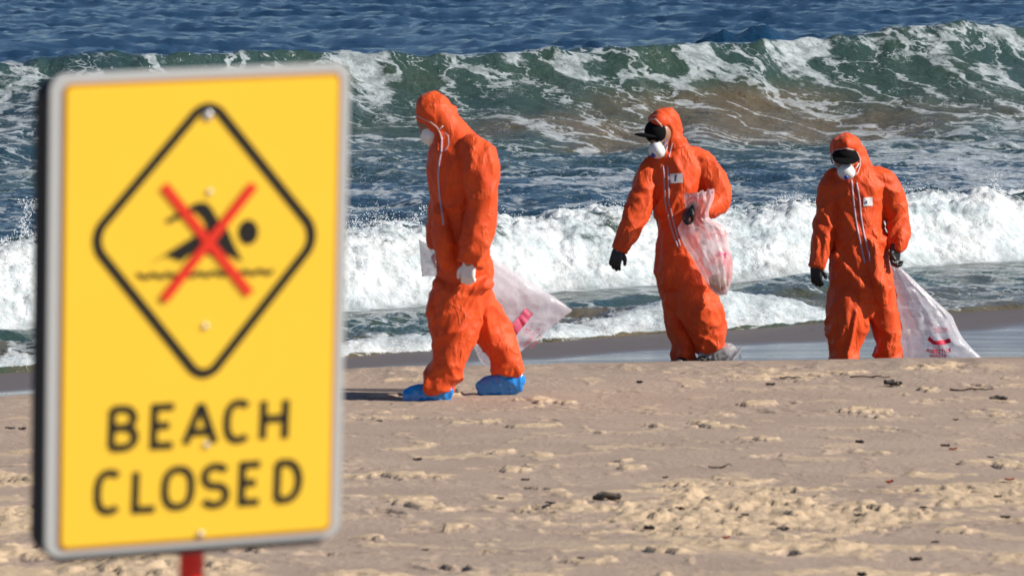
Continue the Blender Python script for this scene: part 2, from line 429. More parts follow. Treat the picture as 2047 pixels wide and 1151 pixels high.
# ------------------------------------------------------------------ sea
def Kq(q): return np.interp(q, [44, 47, 52, 62, 84, 100, 160, 260], [.97, 1.0, 1.17, 1.17, .72, .70, .25, 0])
qa = np.concatenate([np.linspace(44.6, 51, 90), np.linspace(51, 57.5, 150)[1:], np.linspace(57.5, 83, 170)[1:], np.linspace(83, 96, 130)[1:],
                     np.linspace(96, 150, 110)[1:], np.linspace(150, 340, 230)[1:], np.geomspace(340, 9000, 40)[1:]])
aa = spaced([(-2.6, -.3, 14), (-.3, -.118, 24), (-.118, .118, 720), (.118, .3, 24), (.3, 2.6, 14)])
A, Q = np.meshgrid(aa, qa)
K = Kq(Q)
Dd = Q / (1 - K * np.clip(A, -.25, .25))
WX = A * Dd; WD = Dd
calm = sst(.30, .12, np.abs(A))
far = sst(95, 108, Q)
mid = sst(57, 66, Q) * (1 - far)
fadefar = 1 - .9 * sst(400, 1500, Q)
def ridg(x, y, seed): return 1 - np.abs(n2(x, y, seed)) * 1.6
wx_, wy_ = WX + .6 * n2(WX * .25, WD * .25, 90), WD + .6 * n2(WX * .25, WD * .25, 91)
big = .42 * n2(wx_ / 9 + wy_ / 40, wy_ / 7, 101) + .16 * ridg(wx_ / 4.5 - wy_ / 22, wy_ / 3.4, 103)
med = .14 * ridg(wx_ / 1.9 + wy_ / 9, wy_ / 1.25, 105) + .05 * n2(wx_ / 1.1, wy_ / .8, 107)
sml = .032 * ridg(wx_ / .55, wy_ / .42, 109)
Z = (big * (far * 1.0 + mid * .28) + med * (far * 1.0 + mid * .55 + .12) + sml * (.4 + .6 * np.maximum(far, mid))) * calm * fadefar
# peaked chop right behind the breaking wave
for (px_, D_, hh, wl) in ((1480, 112, .86, 1.9), (1370, 113, .66, 2.4), (1610, 115, .42, 2.8), (1700, 118, .30, 2.4), (430, 120, .25, 3.0)):
    xx = (px_ - 1023.5) / FPX * D_
    Z = Z + hh * np.exp(-((WX - xx) / wl) ** 2 - ((WD - D_) / 2.2) ** 2) * (.85 + .22 * n2(WX * 1.3, WD * .5, 7) + .05 * n2(WX * 3.5, WD * 1.2, 8))
# breaking wave
pxa = A * FPX + 1023.5
hc = np.interp(pxa, [-700, 0, 200, 700, 1000, 1300, 1600, 1750, 1900, 2047, 2300], [1.2, 1.27, 1.42, 1.38, 1.39, 1.45, 1.50, 1.60, 1.78, 1.66, 1.3])
s1 = WX
qc = 93.5 + .7 * n2(s1 * .22, s1 * 0 + 3, 11) + .16 * n2(s1 * 1.1, s1 * 0 + 1, 12)
t = qc - Q
front = hc * (.42 * np.clip(1 - t / 13.0, 0, 1) ** 2.3 + .58 * np.exp(-np.clip(t, 0, 50) / 2.0) * np.clip(1 - t / 12, 0, 1))
back = hc * np.exp(-(np.clip(-t, 0, 99) / 4.2) ** 2)
wave = np.where(t >= 0, front, back) * sst(.9, .3, np.abs(A))
fsoft = sst(15, 5, t) * sst(-1.2, .2, t)
face = sst(11, 7, t) * sst(-1.2, .2, t)
Z = Z * (1 - .35 * face) + wave
runnel = n2(s1 * .55 + t * .10, t * .09, 13) * .16 + n2(s1 * 1.4 + t * .25, t * .2, 14) * .05
Z = Z + runnel * face * sst(-.3, 1.5, t) * calm
# crest lip crumbling
Z = Z + face * np.exp(-(t / .5) ** 2) * .10 * np.clip(n2(s1 * 2.2, Q * 2, 15) + .1, 0, 1) * calm
# bore (white water)
qb = 52.2 + .35 * n2(s1 * .45, s1 * 0, 16) + .25 * n2(s1 * 1.3, s1 * 0, 17)
u = Q - qb
bump_top = .58 + .10 * n2(s1 * .8, s1 * 0 + 5, 18) + .06 * n2(s1 * 2.3, s1 * 0, 19)
rise = sst(0, 1.7, u) ** .8
bore = bump_top * rise * (1 - .85 * sst(2.2, 9.5, u))
froth = sst(-.1, .5, u) * (1 - sst(4.0, 10, u))
bill = lambda x, y, sd: np.abs(n2(x, y, sd))
cauli = .7 * (.13 * bill(WX * 1.9, WD * 1.5, 22) + .10 * bill(WX * 4.2, WD * 3.2, 23) + .055 * bill(WX * 9, WD * 7, 24) + .02 * n2(WX * 19, WD * 15, 25))
Z = Z + (bore + cauli * froth * .85 - .03) * sst(-.05, .3, u) * calm
# swash foam rollers near the edge
edge_s = 46.0 + 1.0 * sst(-1.8, -3.4, s1) + .5 * n2(s1 * .35, s1 * 0, 26) + .22 * n2(s1 * 1.2, s1 * 0, 27) + .08 * n2(s1 * 3.2, s1 * 0, 28)
ue = Q - edge_s
right_off = sst(3.0, 2.3, s1)
ro = .10 * np.exp(-((ue - .5) / .35) ** 2) * (.6 + .6 * n2(s1 * .9, s1 * 0, 29)) + .10 * np.exp(-((ue - 2.2) / .5) ** 2) * (.6 + .8 * n2(s1 * .7 + 4, s1 * 0, 30)) \
     + .07 * np.exp(-((ue - 3.7) / .4) ** 2)
roll2 = .21 * np.exp(-((s1 - 1.75) / .75) ** 2) * sst(.2, .9, ue) * sst(2.6, 1.2, ue) + .13 * np.exp(-((s1 - 2.9) / .9) ** 2) * sst(2.2, 3.0, ue) * sst(5.0, 3.6, ue)
swz = sst(-.05, .25, ue)
Z = Z + (ro * right_off + roll2 + .5 * ro * (1 - right_off)) * calm * swz
Z = Z + (cauli * .5) * sst(0, .2, ue) * sst(3.2, 1.6, ue) * right_off * calm
Z = Z + sst(6.5, 4.5, ue) * swz * calm * (.035 * ridg(WX * .9 + WD * .2, WD * .9, 37) * sst(.6, 2, ue) + .012 * n2(WX * 3, WD * 2.5, 38))
Z = Z + .035 + .04 * sst(1.5, -.2, ue) - .9 * sst(.12, -1.0, ue)
# foam density
def blob(px_, py_, rx, ry, amp, zz=0.1):
    D0 = FPX * (HC - zz) / (py_ + 113.0); X0 = (px_ - 1023.5) * D0 / FPX
    rx_m = rx * D0 / FPX; ry_m = ry * D0 * D0 / (FPX * (HC - zz))
    return amp * np.exp(-((WX - X0) / rx_m) ** 2 - ((WD - D0) / ry_m) ** 2)
foam = np.zeros_like(Q)
foam = np.maximum(foam, sst(-.25, .25, u) * (1 - .75 * sst(3.2, 9, u)) * (.92 + .62 * fbm2(s1 * .9, WD * .8, 3, 46) * sst(.5, 1.4, u) - .16 * sst(1.0, 2.4, u) + .25 * sst(1.4, .5, u)))
foam = np.maximum(foam, mid * .34)
for bl in ((1240, 372, 190, 26, .30), (1920, 330, 220, 50, .40), (1960, 270, 150, 16, .42, .1), (760, 405, 130, 16, .22), (1500, 405, 200, 20, .22), (1130, 440, 140, 14, .3),
           (1900, 400, 240, 20, .35), (60, 420, 200, 30, .1), (900, 330, 130, 10, .14), (1500, 330, 250, 12, .14)):
    foam = foam + blob(*bl)
foam = np.where(u < -.25, 0, foam)
sw = sst(-.02, .1, ue) * sst(2.6, .9, ue) * (.30 + .42 * right_off) * sst(3.4, 2.2, s1) + .30 * np.exp(-((ue - 3.0 - .5 * n2(s1 * .6, s1 * 0, 36)) / .4) ** 2) * right_off + .30 * sst(-.05, .05, ue) * sst(.5, .1, ue)
sw = sw + .16 * sst(1.8, 2.2, ue) * sst(5.5, 4.2, ue) + .42 * np.exp(-((s1 - 1.75) / .9) ** 2) * sst(0, .3, ue) * sst(2.6, 2.0, ue)
sw = sw - .5 * np.exp(-((s1 - .75) / .55) ** 2) * sst(.8, 1.2, ue) * sst(3.0, 2.2, ue)
foam = np.where(u < -.25, sw * sst(-.3, 0, ue), foam)
# on the face: heavy patches and crest lip
lip = face * sst(.7, .1, np.abs(t - .1)) * (sst(950, 1250, pxa) * .24 + sst(1000, 650, pxa) * sst(200, 500, pxa) * .15 + .06)
lip = lip + face * sst(2.2, .6, np.abs(t - .4)) * (sst(1450, 1650, pxa) * .12 + np.exp(-((pxa - 740) / 90) ** 2) * .35 + np.exp(-((pxa - 1020) / 45) ** 2) * .2 + np.exp(-((pxa - 200) / 50) ** 2) * .45)
lip = lip + face * sst(6.5, 2.5, t) * (np.exp(-((pxa - 730 - t * 18) / 55) ** 2) * .38 + np.exp(-((pxa - 1580 - t * 26) / 62) ** 2) * .36 + np.exp(-((pxa - 1015 + t * 2) / 34) ** 2) * .30 + np.exp(-((pxa - 30 - t * 8) / 70) ** 2) * .35
                         + np.exp(-((pxa - 1840 - t * 20) / 110) ** 2) * .20)
foam = np.where((Q > 80), foam * sst(90, 84, Q) + lip, foam)
foam = foam + far * .0
foam = foam + sst(1.0, 0, np.abs(Q - 97)) * 0
vein = (face * .68 + mid * .30 * (1 - face)) * (1 - sst(.0, 1.8, -t)) * sst(60, 68, Q)
vein = vein + sst(-.2, .3, ue) * (1 - sst(-1, 0, u)) * .30
silt_f = fsoft * (.40 + .55 * sst(-.35, .35, fbm2(s1 * .12 + 2, t * .1, 2, 31)) * sst(1.2, 4.0, t) * sst(12, 6.5, t) * sst(750, 1250, pxa) + .48 * np.exp(-((pxa - 1420 - t * 12) / 240) ** 2) * sst(.5, 2.2, t) * sst(9, 5, t)
                  + .25 * np.exp(-((pxa - 950) / 160) ** 2) * sst(2, 4, t) * sst(9, 6, t) + .12 * n2(s1 * .6, t * .5, 39))
silt = np.maximum(silt_f, mid * (.20 + .16 * sst(72, 82, Q))) + (1 - sst(52, 58, Q)) * (.62 + .38 * sst(2.2, .3, ue))
silt = silt - .12 * face * sst(500, 100, pxa)
silt = np.where(u < 0, .42 + .30 * sst(5.0, .5, ue) + .22 * fbm2(WX * .7, WD * .5, 3, 35), silt)
link('sea', grid_mesh('sea', WX, WD, Z, {'foam': np.clip(foam, 0, 1.3), 'vein': np.clip(vein, 0, 1), 'silt': np.clip(silt, 0, 1), 'froth': np.maximum(froth, sst(2.2, 1.2, ue) * .8)}), M['sea'])
tag(bpy.data.objects['sea'], kind='structure')

# spray and froth beads thrown up by the surf: uncountable, one object
def ico():
    b_ = bmesh.new(); bmesh.ops.create_icosphere(b_, subdivisions=1, radius=1)
    v = np.array([x.co[:] for x in b_.verts]); f = np.array([[q.index for q in x.verts] for x in b_.faces]); b_.free()
    return v, f
IV, IF = ico()
def beads(name, pts, rad, m):
    n = len(pts)
    rr = np.random.RandomState(3)
    v = (IV[None] * (rad[:, None, None] * rr.uniform(.7, 1.3, (n, 1, 3))) + pts[:, None, :]).reshape(-1, 3)
    f = (IF[None] + (np.arange(n) * len(IV))[:, None, None]).reshape(-1, 3)
    me = bpy.data.meshes.new(name)
    me.vertices.add(len(v)); me.vertices.foreach_set('co', v.astype(np.float32).ravel())
    me.loops.add(f.size); me.loops.foreach_set('vertex_index', f.ravel().astype(np.int32))
    me.polygons.add(len(f)); me.polygons.foreach_set('loop_start', np.arange(0, f.size, 3, dtype=np.int32))
    me.update(calc_edges=True); smooth(me)
    return link(name, me, m)
rs = np.random.RandomState(12)
sel = np.where((froth > .5) & (u > .5) & (u < 3.4) & (np.abs(A) < .115))
pick = rs.randint(0, len(sel[0]), 22000)
ii, jj = sel[0][pick], sel[1][pick]
plume = np.clip(n2(WX[ii, jj] * 1.1, WX[ii, jj] * 0 + 9, 77) + .35 * n2(WX[ii, jj] * 3.7, WX[ii, jj] * 0, 78), 0, 1)
keep = rs.rand(len(ii)) < (.10 + plume * 1.6)
ii, jj, plume = ii[keep], jj[keep], plume[keep]
hh = rs.exponential(1, len(ii)) * (.015 + .11 * plume)
pts = np.stack([WX[ii, jj] + rs.normal(0, .02, len(ii)), WD[ii, jj] + rs.normal(0, .02, len(ii)), Z[ii, jj] + hh], -1)
rad = rs.uniform(.002, .0075, len(ii)) * (1 - .5 * np.clip(hh / .3, 0, 1))
P_all = [pts]; R_all = [rad]
# thin jets: left edge by the sign, crest top, small ones
def jet(px_, D_, z0, h, lean, n):
    x0 = (px_ - 1023.5) * D_ / FPX
    tt = rs.rand(n); k = np.stack([x0 + lean * tt + .05 * np.sin(tt * 9) + rs.normal(0, .014 + .02 * tt, n), D_ + rs.normal(0, .05, n), z0 + h * tt + rs.normal(0, .015, n)], -1)
    P_all.append(k); R_all.append(rs.uniform(.002, .007, n))
jet(72, 50.5, .50, .52, -.14, 420); jet(60, 50.5, .95, .12, .12, 120)
jet(832, 54, .55, .26, .04, 120); jet(1120, 55, .55, .14, .05, 90); jet(1540, 57, .55, .22, .1, 160); jet(1990, 62, .6, .2, 0, 160)
jet(190, 89.2, 1.38, .16, .12, 260); jet(215, 89.2, 1.36, .12, -.1, 200); jet(1340, 112, 1.05, .3, .1, 120)
for k in range(26):
    p0 = rs.uniform(690, 2040); jet(p0, 54.5 / (1 - 1.17 * (p0 - 1023.5) / FPX) - .4, .5, rs.uniform(.08, .24), rs.uniform(-.1, .1), 70)
sp = beads('sea_spray', np.concatenate(P_all), np.concatenate(R_all), M['spray'])
tag(sp, 'fine white spray drops flying off the broken wave', 'spray', kind='stuff')

# ------------------------------------------------------------------ tubes -> continuous skins
def tube_into(V, F, path, n=20, capk=.8, cap0=.8):
    """path: list of (x, y, z, r_side, r_depth). rounded closed tube"""
    pts = [Vector(p[:3]) for p in path]
    base = len(V)
    m = len(pts)
    T = []
    for i in range(m):
        a = pts[max(0, i - 1)]; b_ = pts[min(m - 1, i + 1)]
        T.append((b_ - a).normalized())
    rows = []
    def ring(c, tdir, ra, rb):
        ydir = Vector((0, 1, 0))
        if abs(tdir.dot(ydir)) > .85: ydir = Vector((0, 0, 1))
        dd_ = (ydir - tdir * ydir.dot(tdir)).normalized()
        ss_ = tdir.cross(dd_).normalized()
        r0 = len(V)
        for k in range(n):
            a = 2 * math.pi * k / n
            V.append(c + ss_ * (math.cos(a) * ra) + dd_ * (math.sin(a) * rb))
        return r0
    r0s = []
    c0, t0, ra, rb = pts[0], T[0], path[0][3], path[0][4]
    for s_ in (.93, .6): r0s.append(ring(c0 - t0 * (min(ra, rb) * s_ * cap0), t0, ra * math.sqrt(1 - s_ * s_), rb * math.sqrt(1 - s_ * s_)))
    for i in range(m): r0s.append(ring(pts[i], T[i], path[i][3], path[i][4]))
    c0, t0, ra, rb = pts[-1], T[-1], path[-1][3], path[-1][4]
    for s_ in (.6, .93): r0s.append(ring(c0 + t0 * (min(ra, rb) * s_ * capk), t0, ra * math.sqrt(1 - s_ * s_), rb * math.sqrt(1 - s_ * s_)))
    for a, b_ in zip(r0s[:-1], r0s[1:]):
        for k in range(n):
            F.append((a + k, a + (k + 1) % n, b_ + (k + 1) % n, b_ + k))
    F.append(tuple(r0s[0] + k for k in reversed(range(n))))
    F.append(tuple(r0s[-1] + k for k in range(n)))
def catmull(path, sub=4):
    out = []
    P_ = [np.array(p, float) for p in path]
    P_ = [2 * P_[0] - P_[1]] + P_ + [2 * P_[-1] - P_[-2]]
    for i in range(1, len(P_) - 2):
        for k in range(sub):
            t_ = k / sub
            a, b_, c, d = P_[i - 1], P_[i], P_[i + 1], P_[i + 2]
            v = .5 * ((2 * b_) + (-a + c) * t_ + (2 * a - 5 * b_ + 4 * c - d) * t_ ** 2 + (-a + 3 * b_ - 3 * c + d) * t_ ** 3)
            out.append(v)
    out.append(P_[-2])
    for v in out: v[3] = max(v[3], .002); v[4] = max(v[4], .002)
    return [tuple(v) for v in out]
def ellipsoid_into(V, F, c, r, rot=None, n=16, m=10):
    base = len(V); rot = rot or Matrix.Identity(3)
    for i in range(1, m):
        th = math.pi * i / m
        for k in range(n):
            ph = 2 * math.pi * k / n
            V.append(Vector(c) + rot @ Vector((r[0] * math.sin(th) * math.cos(ph), r[1] * math.sin(th) * math.sin(ph), r[2] * math.cos(th))))
    top = len(V); V.append(Vector(c) + rot @ Vector((0, 0, r[2]))); bot = len(V); V.append(Vector(c) - rot @ Vector((0, 0, r[2])))
    for i in range(m - 2):
        for k in range(n):
            F.append((base + i * n + k, base + (i + 1) * n + k, base + (i + 1) * n + (k + 1) % n, base + i * n + (k + 1) % n))
    for k in range(n):
        F.append((top, base + k, base + (k + 1) % n))
        F.append((bot, base + (m - 2) * n + (k + 1) % n, base + (m - 2) * n + k))
def skin_union(V, F, voxel, smooth_it=4, fac=.5):
    me = bpy.data.meshes.new('tmp')
    me.from_pydata([tuple(v) for v in V], [], F); me.update()
    o = bpy.data.objects.new('tmp', me); C.objects.link(o)
    r = o.modifiers.new('r', 'REMESH'); r.mode = 'VOXEL'; r.voxel_size = voxel; r.adaptivity = 0
    if smooth_it:
        s_ = o.modifiers.new('s', 'SMOOTH'); s_.iterations = smooth_it; s_.factor = fac
    dg = bpy.context.evaluated_depsgraph_get(); dg.update()
    res = bpy.data.meshes.new_from_object(o.evaluated_get(dg))
    bpy.data.objects.remove(o); bpy.data.meshes.remove(me)
    smooth(res)
    return res
def displace(me, fn):
    n = len(me.vertices)
    co = np.empty(n * 3, np.float32); me.vertices.foreach_get('co', co); co = co.reshape(-1, 3).astype(float)
    no = np.empty(n * 3, np.float32); me.vertices.foreach_get('normal', no); no = no.reshape(-1, 3).astype(float)
    co = co + no * fn(co, no)[:, None]
    me.vertices.foreach_set('co', co.astype(np.float32).ravel()); me.update()

class Fig:
    """a figure laid out in its own metres; photo pixels give the pose"""
    def __init__(s, px0, py0, D, z):
        s.px0, s.py0, s.D = px0, py0, D; s.s = FPX / D
        s.org = at(px0, py0, D)
        s.V, s.F = [], []; s.bV, s.bF = [], []
    def L(s, px, py, dep=0): return ((px - s.px0) / s.s, dep, (s.py0 - py) / s.s)
    def path(s, pts):
        out = []
        for p in pts:
            px, py, dep, r = p[:4]; rd = p[4] if len(p) > 4 else r / s.s
            x, y, z = s.L(px, py, dep); out.append((x, y, z, r / s.s, rd))
        return out
    def tube(s, pts, body=.72, sub=4, capk=.12):
        c = catmull(s.path(pts), sub)
        tube_into(s.V, s.F, c, 20, capk if body else .8)
        if body: tube_into(s.bV, s.bF, [(p[0], p[1], p[2], p[3] * body, p[4] * body) for p in c])
    def ball(s, px, py, dep, rx, ry, rz, body=False, suit=True, rot=None):
        if suit: ellipsoid_into(s.V, s.F, s.L(px, py, dep), (rx / s.s, ry, rz / s.s), rot)
        if body: ellipsoid_into(s.bV, s.bF, s.L(px, py, dep), (rx / s.s, ry, rz / s.s), rot)

def wrinkle(seed, amp=1.0, zones=()):
    dirs = ((.45, .1, .88), (-.62, .2, .75), (.93, -.1, .30), (-.15, 0, .99))
    def fn(co, no):
        w_ = np.stack([n3(co * 2.6, seed + 1), n3(co * 2.6 + 7, seed + 2), n3(co * 2.6 + 13, seed + 3)], -1)
        p = co + w_ * .10
        d = np.zeros(len(co)); tot = np.zeros(len(co)) + .25
        for k, dv in enumerate(dirs):
            dv = np.array(dv); dv = dv / np.linalg.norm(dv)
            m_ = np.clip(n3(co * 3.0 + 31 * k, seed + 50 + k) * 2.2 + .45, 0, 1)
            along = (p @ dv)[:, None] * dv
            r_ = 0
            for f_, a_ in ((8.0, 1.0), (15.0, .30)):
                q = p * f_ - along * f_ * .84
                v_ = 1 - np.abs(n3(q + k * 5, seed + 20 + k)) * 2.6
                r_ = r_ + a_ * np.where(v_ > 0, v_ ** 1.5, v_ * .35)
            d += m_ * r_; tot += m_
        d = d / tot * .034
        mult = np.full(len(co), .72)
        for (zc, zw, g) in zones: mult += g * .6 * np.exp(-((co[:, 2] - zc) / zw) ** 2)
        return (d * mult - .010) * amp
    return fn

def ribbon_on(bvh, pts, width, lift, thick=.0025, follow=Vector((0, 1, 0)), dy=-3):
    """a strip lying on a skin: pts are (x,z) in figure metres, dropped onto the side facing -y"""
    P_ = []
    for i in range(len(pts) - 1):
        for k in range(8):
            t_ = k / 8
            P_.append((pts[i][0] * (1 - t_) + pts[i + 1][0] * t_, pts[i][1] * (1 - t_) + pts[i + 1][1] * t_))
    P_.append(pts[-1])
    V, F = [], []
    hits = []
    for i, (x, z) in enumerate(P_):
        a = P_[max(0, i - 1)]; b_ = P_[min(len(P_) - 1, i + 1)]
        tx, tz = b_[0] - a[0], b_[1] - a[1]; l = math.hypot(tx, tz) or 1
        nx, nz = -tz / l, tx / l
        for sgn in (-1, 1):
            q = (x + nx * width / 2 * sgn, z + nz * width / 2 * sgn)
            h = bvh.ray_cast(Vector((q[0], dy, q[1])), follow)
            y = h[0].y if h[0] is not None else (hits[-1] if hits else 0)
            if hits and abs(y - hits[-1]) > .05: y = hits[-1]
            hits.append(y)
            V.append((q[0], y - lift, q[1]))
    n = len(P_)
    for i in range(n * 2): V.append((V[i][0], V[i][1] + thick + lift * .8, V[i][2]))
    o = n * 2
    for i in range(n - 1):
        a, b_, c, d = 2 * i, 2 * i + 1, 2 * i + 3, 2 * i + 2
        F += [(a, b_, c, d), (a + o, d + o, c + o, b_ + o), (a, d, d + o, a + o), (b_, b_ + o, c + o, c)]
    F += [(0, o, 1 + o, 1), (2 * n - 2, 2 * n - 1, 2 * n - 1 + o, 2 * n - 2 + o)]
    return V, F
def bvh_of(me):
    return BVHTree.FromPolygons([v.co.copy() for v in me.vertices], [tuple(p.vertices) for p in me.polygons])

def patch_on(bvh, cx, cz, wx, wz, rot, lift, nx=6, nz=5):
    V, F = [], []
    ca, sa = math.cos(rot), math.sin(rot)
    for lay in (0, 1):
        for j in range(nz + 1):
            for i in range(nx + 1):
                lx, lz = (i / nx - .5) * wx, (j / nz - .5) * wz
                x, z = cx + lx * ca - lz * sa, cz + lx * sa + lz * ca
                h = bvh.ray_cast(Vector((x, -3, z)), Vector((0, 1, 0)))
                y = h[0].y if h[0] is not None else 0
                V.append((x, y - lift + lay * .003, z))
    st = nx + 1; o = st * (nz + 1)
    for j in range(nz):
        for i in range(nx):
            a = j * st + i
            F.append((a, a + 1, a + 1 + st, a + st)); F.append((a + o, a + st + o, a + 1 + st + o, a + 1 + o))
    return V, F

def hand(parent, name, m, wrist, direction, palm_n, thumb_side, length=.19, curl=.5, fat=1.0, label=None, grip=False):
    """palm, four fingers and thumb grown as one skin. direction: wrist->knuckles, palm_n: where the palm looks"""
    d = Vector(direction).normalized(); pn = Vector(palm_n); pn = (pn - d * pn.dot(d)).normalized()
    sd_ = d.cross(pn).normalized() * thumb_side
    W = Vector(wrist); s_ = length / .19
    V, F = [], []
    def tb(pts, r):
        path = [(p.x, p.y, p.z, r[i] * s_ * fat, r[i] * s_ * fat) for i, p in enumerate(pts)]
        tube_into(V, F, catmull(path, 3), 10)
    # palm slab from four metacarpal rays
    for k, off in enumerate((.030, .010, -.010, -.029)):
        tb([W - d * .02 * s_ + sd_ * off * .55 * s_, W + d * .03 * s_ + sd_ * off * .8 * s_, W + d * (.088 - abs(off) * .25) * s_ + sd_ * off * s_], [.017, .0165, .0125])
    lens = (.072, .080, .074, .058)
    for k, off in enumerate((.031, .0105, -.0105, -.031)):
        p = W + d * (.088 - abs(off) * .25) * s_ + sd_ * off * 1.02 * s_
        dd_ = (d + sd_ * (off * 3)).normalized(); pts = [p]
        ang = curl * (1 + .10 * k)
        a = ang * .6
        for seg, fr in enumerate((.44, .32, .24)):
            v = dd_ * math.cos(a) + pn * math.sin(a)
            p = p + v * lens[k] * fr * s_; pts.append(p)
            a += ang
        tb(pts, [.0105, .0098, .0088, .0075])
    th0 = W + d * .022 * s_ + sd_ * .026 * s_
    t1 = th0 + (d * .55 + sd_ * .75 + pn * .25).normalized() * .034 * s_
    t2 = t1 + (d * .85 + sd_ * (.35 if not grip else .05) + pn * (.3 if not grip else .8)).normalized() * .030 * s_
    t3 = t2 + (d * .95 + sd_ * (.1 if not grip else -.35) + pn * (.35 if not grip else .7)).normalized() * .026 * s_
    tb([th0 - sd_ * .01 * s_, t1, t2, t3], [.0150, .0125, .0110, .0090])
    me = skin_union(V, F, .0042, 2)
    o = link(name, me, m, parent)
    if label: o['label'] = label
    return o
def ell_obj(name, c, r, m, parent, rot=None, cut=None, n=24, mm=16):
    V, F = [], []
    ellipsoid_into(V, F, c, r, rot, n, mm)
    return link(name, pymesh(name, V, F), m, parent)
def ring_tube(name, pts, r, m, parent, closed=True):
    """a thin tube along 3D points"""
    V, F = [], []
    n = 8; N = len(pts)
    P_ = [Vector(p) for p in pts]
    for i in range(N):
        a = P_[(i - 1) % N] if closed else P_[max(0, i - 1)]; b_ = P_[(i + 1) % N] if closed else P_[min(N - 1, i + 1)]
        t_ = (b_ - a).normalized(); yy = Vector((0, 1, 0)) if abs(t_.y) < .9 else Vector((0, 0, 1))
        e1 = (yy - t_ * yy.dot(t_)).normalized(); e2 = t_.cross(e1)
        for k in range(n):
            an = 2 * math.pi * k / n
            V.append(P_[i] + e1 * math.cos(an) * r + e2 * math.sin(an) * r)
    for i in range(N if closed else N - 1):
        for k in range(n):
            a = i * n; b_ = ((i + 1) % N) * n
            F.append((a + k, a + (k + 1) % n, b_ + (k + 1) % n, b_ + k))
    if not closed:
        F.append(tuple(reversed(range(n)))); F.append(tuple((N - 1) * n + k for k in range(n)))
    return link(name, pymesh(name, V, F), m, parent)
def mask_obj(parent, c, fwd, up, w, h, dep, valve=True, m=None):
    """cup respirator: domed, pinched at the nose"""
    f = Vector(fwd).normalized(); u_ = Vector(up); u_ = (u_ - f * u_.dot(f)).normalized(); s_ = u_.cross(f)
    V, F = [], []; n, k_ = 24, 9
    for i in range(k_):
        rr = math.sin(i / (k_ - 1) * math.pi / 2)
        for j in range(n):
            a = 2 * math.pi * j / n
            x = math.cos(a) * rr * w / 2 * (1 - .22 * max(0, math.sin(a))); z = math.sin(a) * rr * h / 2
            y = dep * (math.cos(i / (k_ - 1) * math.pi / 2) ** .75)
            y += .004 * math.cos(2 * a) * rr
            V.append(Vector(c) + s_ * x + u_ * z + f * y)
    for i in range(k_ - 1):
        for j in range(n): F.append((i * n + j, (i + 1) * n + j, (i + 1) * n + (j + 1) % n, i * n + (j + 1) % n))
    # flange and inside
    b0 = len(V)
    for j in range(n): V.append(V[(k_ - 1) * n + j] - f * .012)
    for j in range(n): F.append(((k_ - 1) * n + j, b0 + j, b0 + (j + 1) % n, (k_ - 1) * n + (j + 1) % n))
    F.append(tuple(b0 + j for j in range(n)))
    o = link('face_mask', pymesh('face_mask', V, F), M['mask'], parent)
    if valve:
        ell_obj('valve', Vector(c) + f * dep * .93 - u_ * h * .16, (.017, .017, .017), M['valve'], o, n=12, mm=8)
    return o

def finish_person(fig, root, suit_voxel, wr, sm=3):
    suit = skin_union(fig.V, fig.F, suit_voxel, sm)
    displace(suit, wr)
    so = link('coverall', suit, M['suit'], root)
    body = skin_union(fig.bV, fig.bF, .011, 3)
    bo = link('body', body, M['skin'], root)
    return so, bo, bvh_of(suit)
def strips(root, fig, bvh, lines, width=.012, m=None, name='zip_tape', parent=None):
    for ln in lines:
        pts = [(fig.L(x, y)[0], fig.L(x, y)[2]) for x, y in ln]
        V, F = ribbon_on(bvh, pts, width, .004)
        link(name, pymesh(name, V, F), m or M['zip'], parent or root)
def rim(root, fig, bvh, pts, r=.006, default=0.0):
    out = []
    last = default
    P_ = [np.array(p, float) for p in pts]
    dense = []
    for a, b_ in zip(P_[:-1], P_[1:]):
        for k in range(5): dense.append(a + (b_ - a) * k / 5)
    dense.append(P_[-1])
    for p in dense:
        x, _, z = fig.L(p[0], p[1])
        if len(p) > 2: y = p[2]
        else:
            h = bvh.ray_cast(Vector((x, -3, z)), Vector((0, 1, 0)))
            y = h[0].y if h[0] is not None else last
        last = y
        out.append((x, y - .002, z))
    return ring_tube('hood_rim', out, r, M['rim'], root, closed=False)

def shoe(parent, name, heel, toe, width, height, m, label=None, puff=1.0, seed=1):
    """loose cover over a shoe: heel, toe are 3D points at sole level"""
    h, t_ = Vector(heel), Vector(toe); d = t_ - h; L_ = d.length; d.normalize()
    V, F = [], []
    up = Vector((0, 0, 1))
    prof = ((.0, .40, .50), (.12, .48, .95), (.35, .46, 1.0), (.6, .52, .72), (.82, .50, .50), (.97, .36, .34))
    path = []
    for f_, w_, hh_ in prof:
        c = h + d * L_ * f_ + up * (height * hh_ * .5)
        path.append((c.x, c.y, c.z, width * w_ * puff, height * hh_ * .5))
    # flat-ish sole through a second squashed tube
    tube_into(V, F, catmull(path, 3), 18)
    path2 = [(p[0], p[1], h.z + (t_.z - h.z) * pr[0] + .018, p[3] * .95, .018) for p, pr in zip(path, prof)]
    tube_into(V, F, catmull(path2, 3), 18)
    me = skin_union(V, F, .007, 3)
    displace(me, lambda co, no: .006 * (1 - np.abs(n3(co * np.array([24, 24, 14.]), seed)) * 2) + .003 * n3(co * 50, seed + 1))
    o = link(name, me, m, parent)
    if label: o['label'] = label
    return o

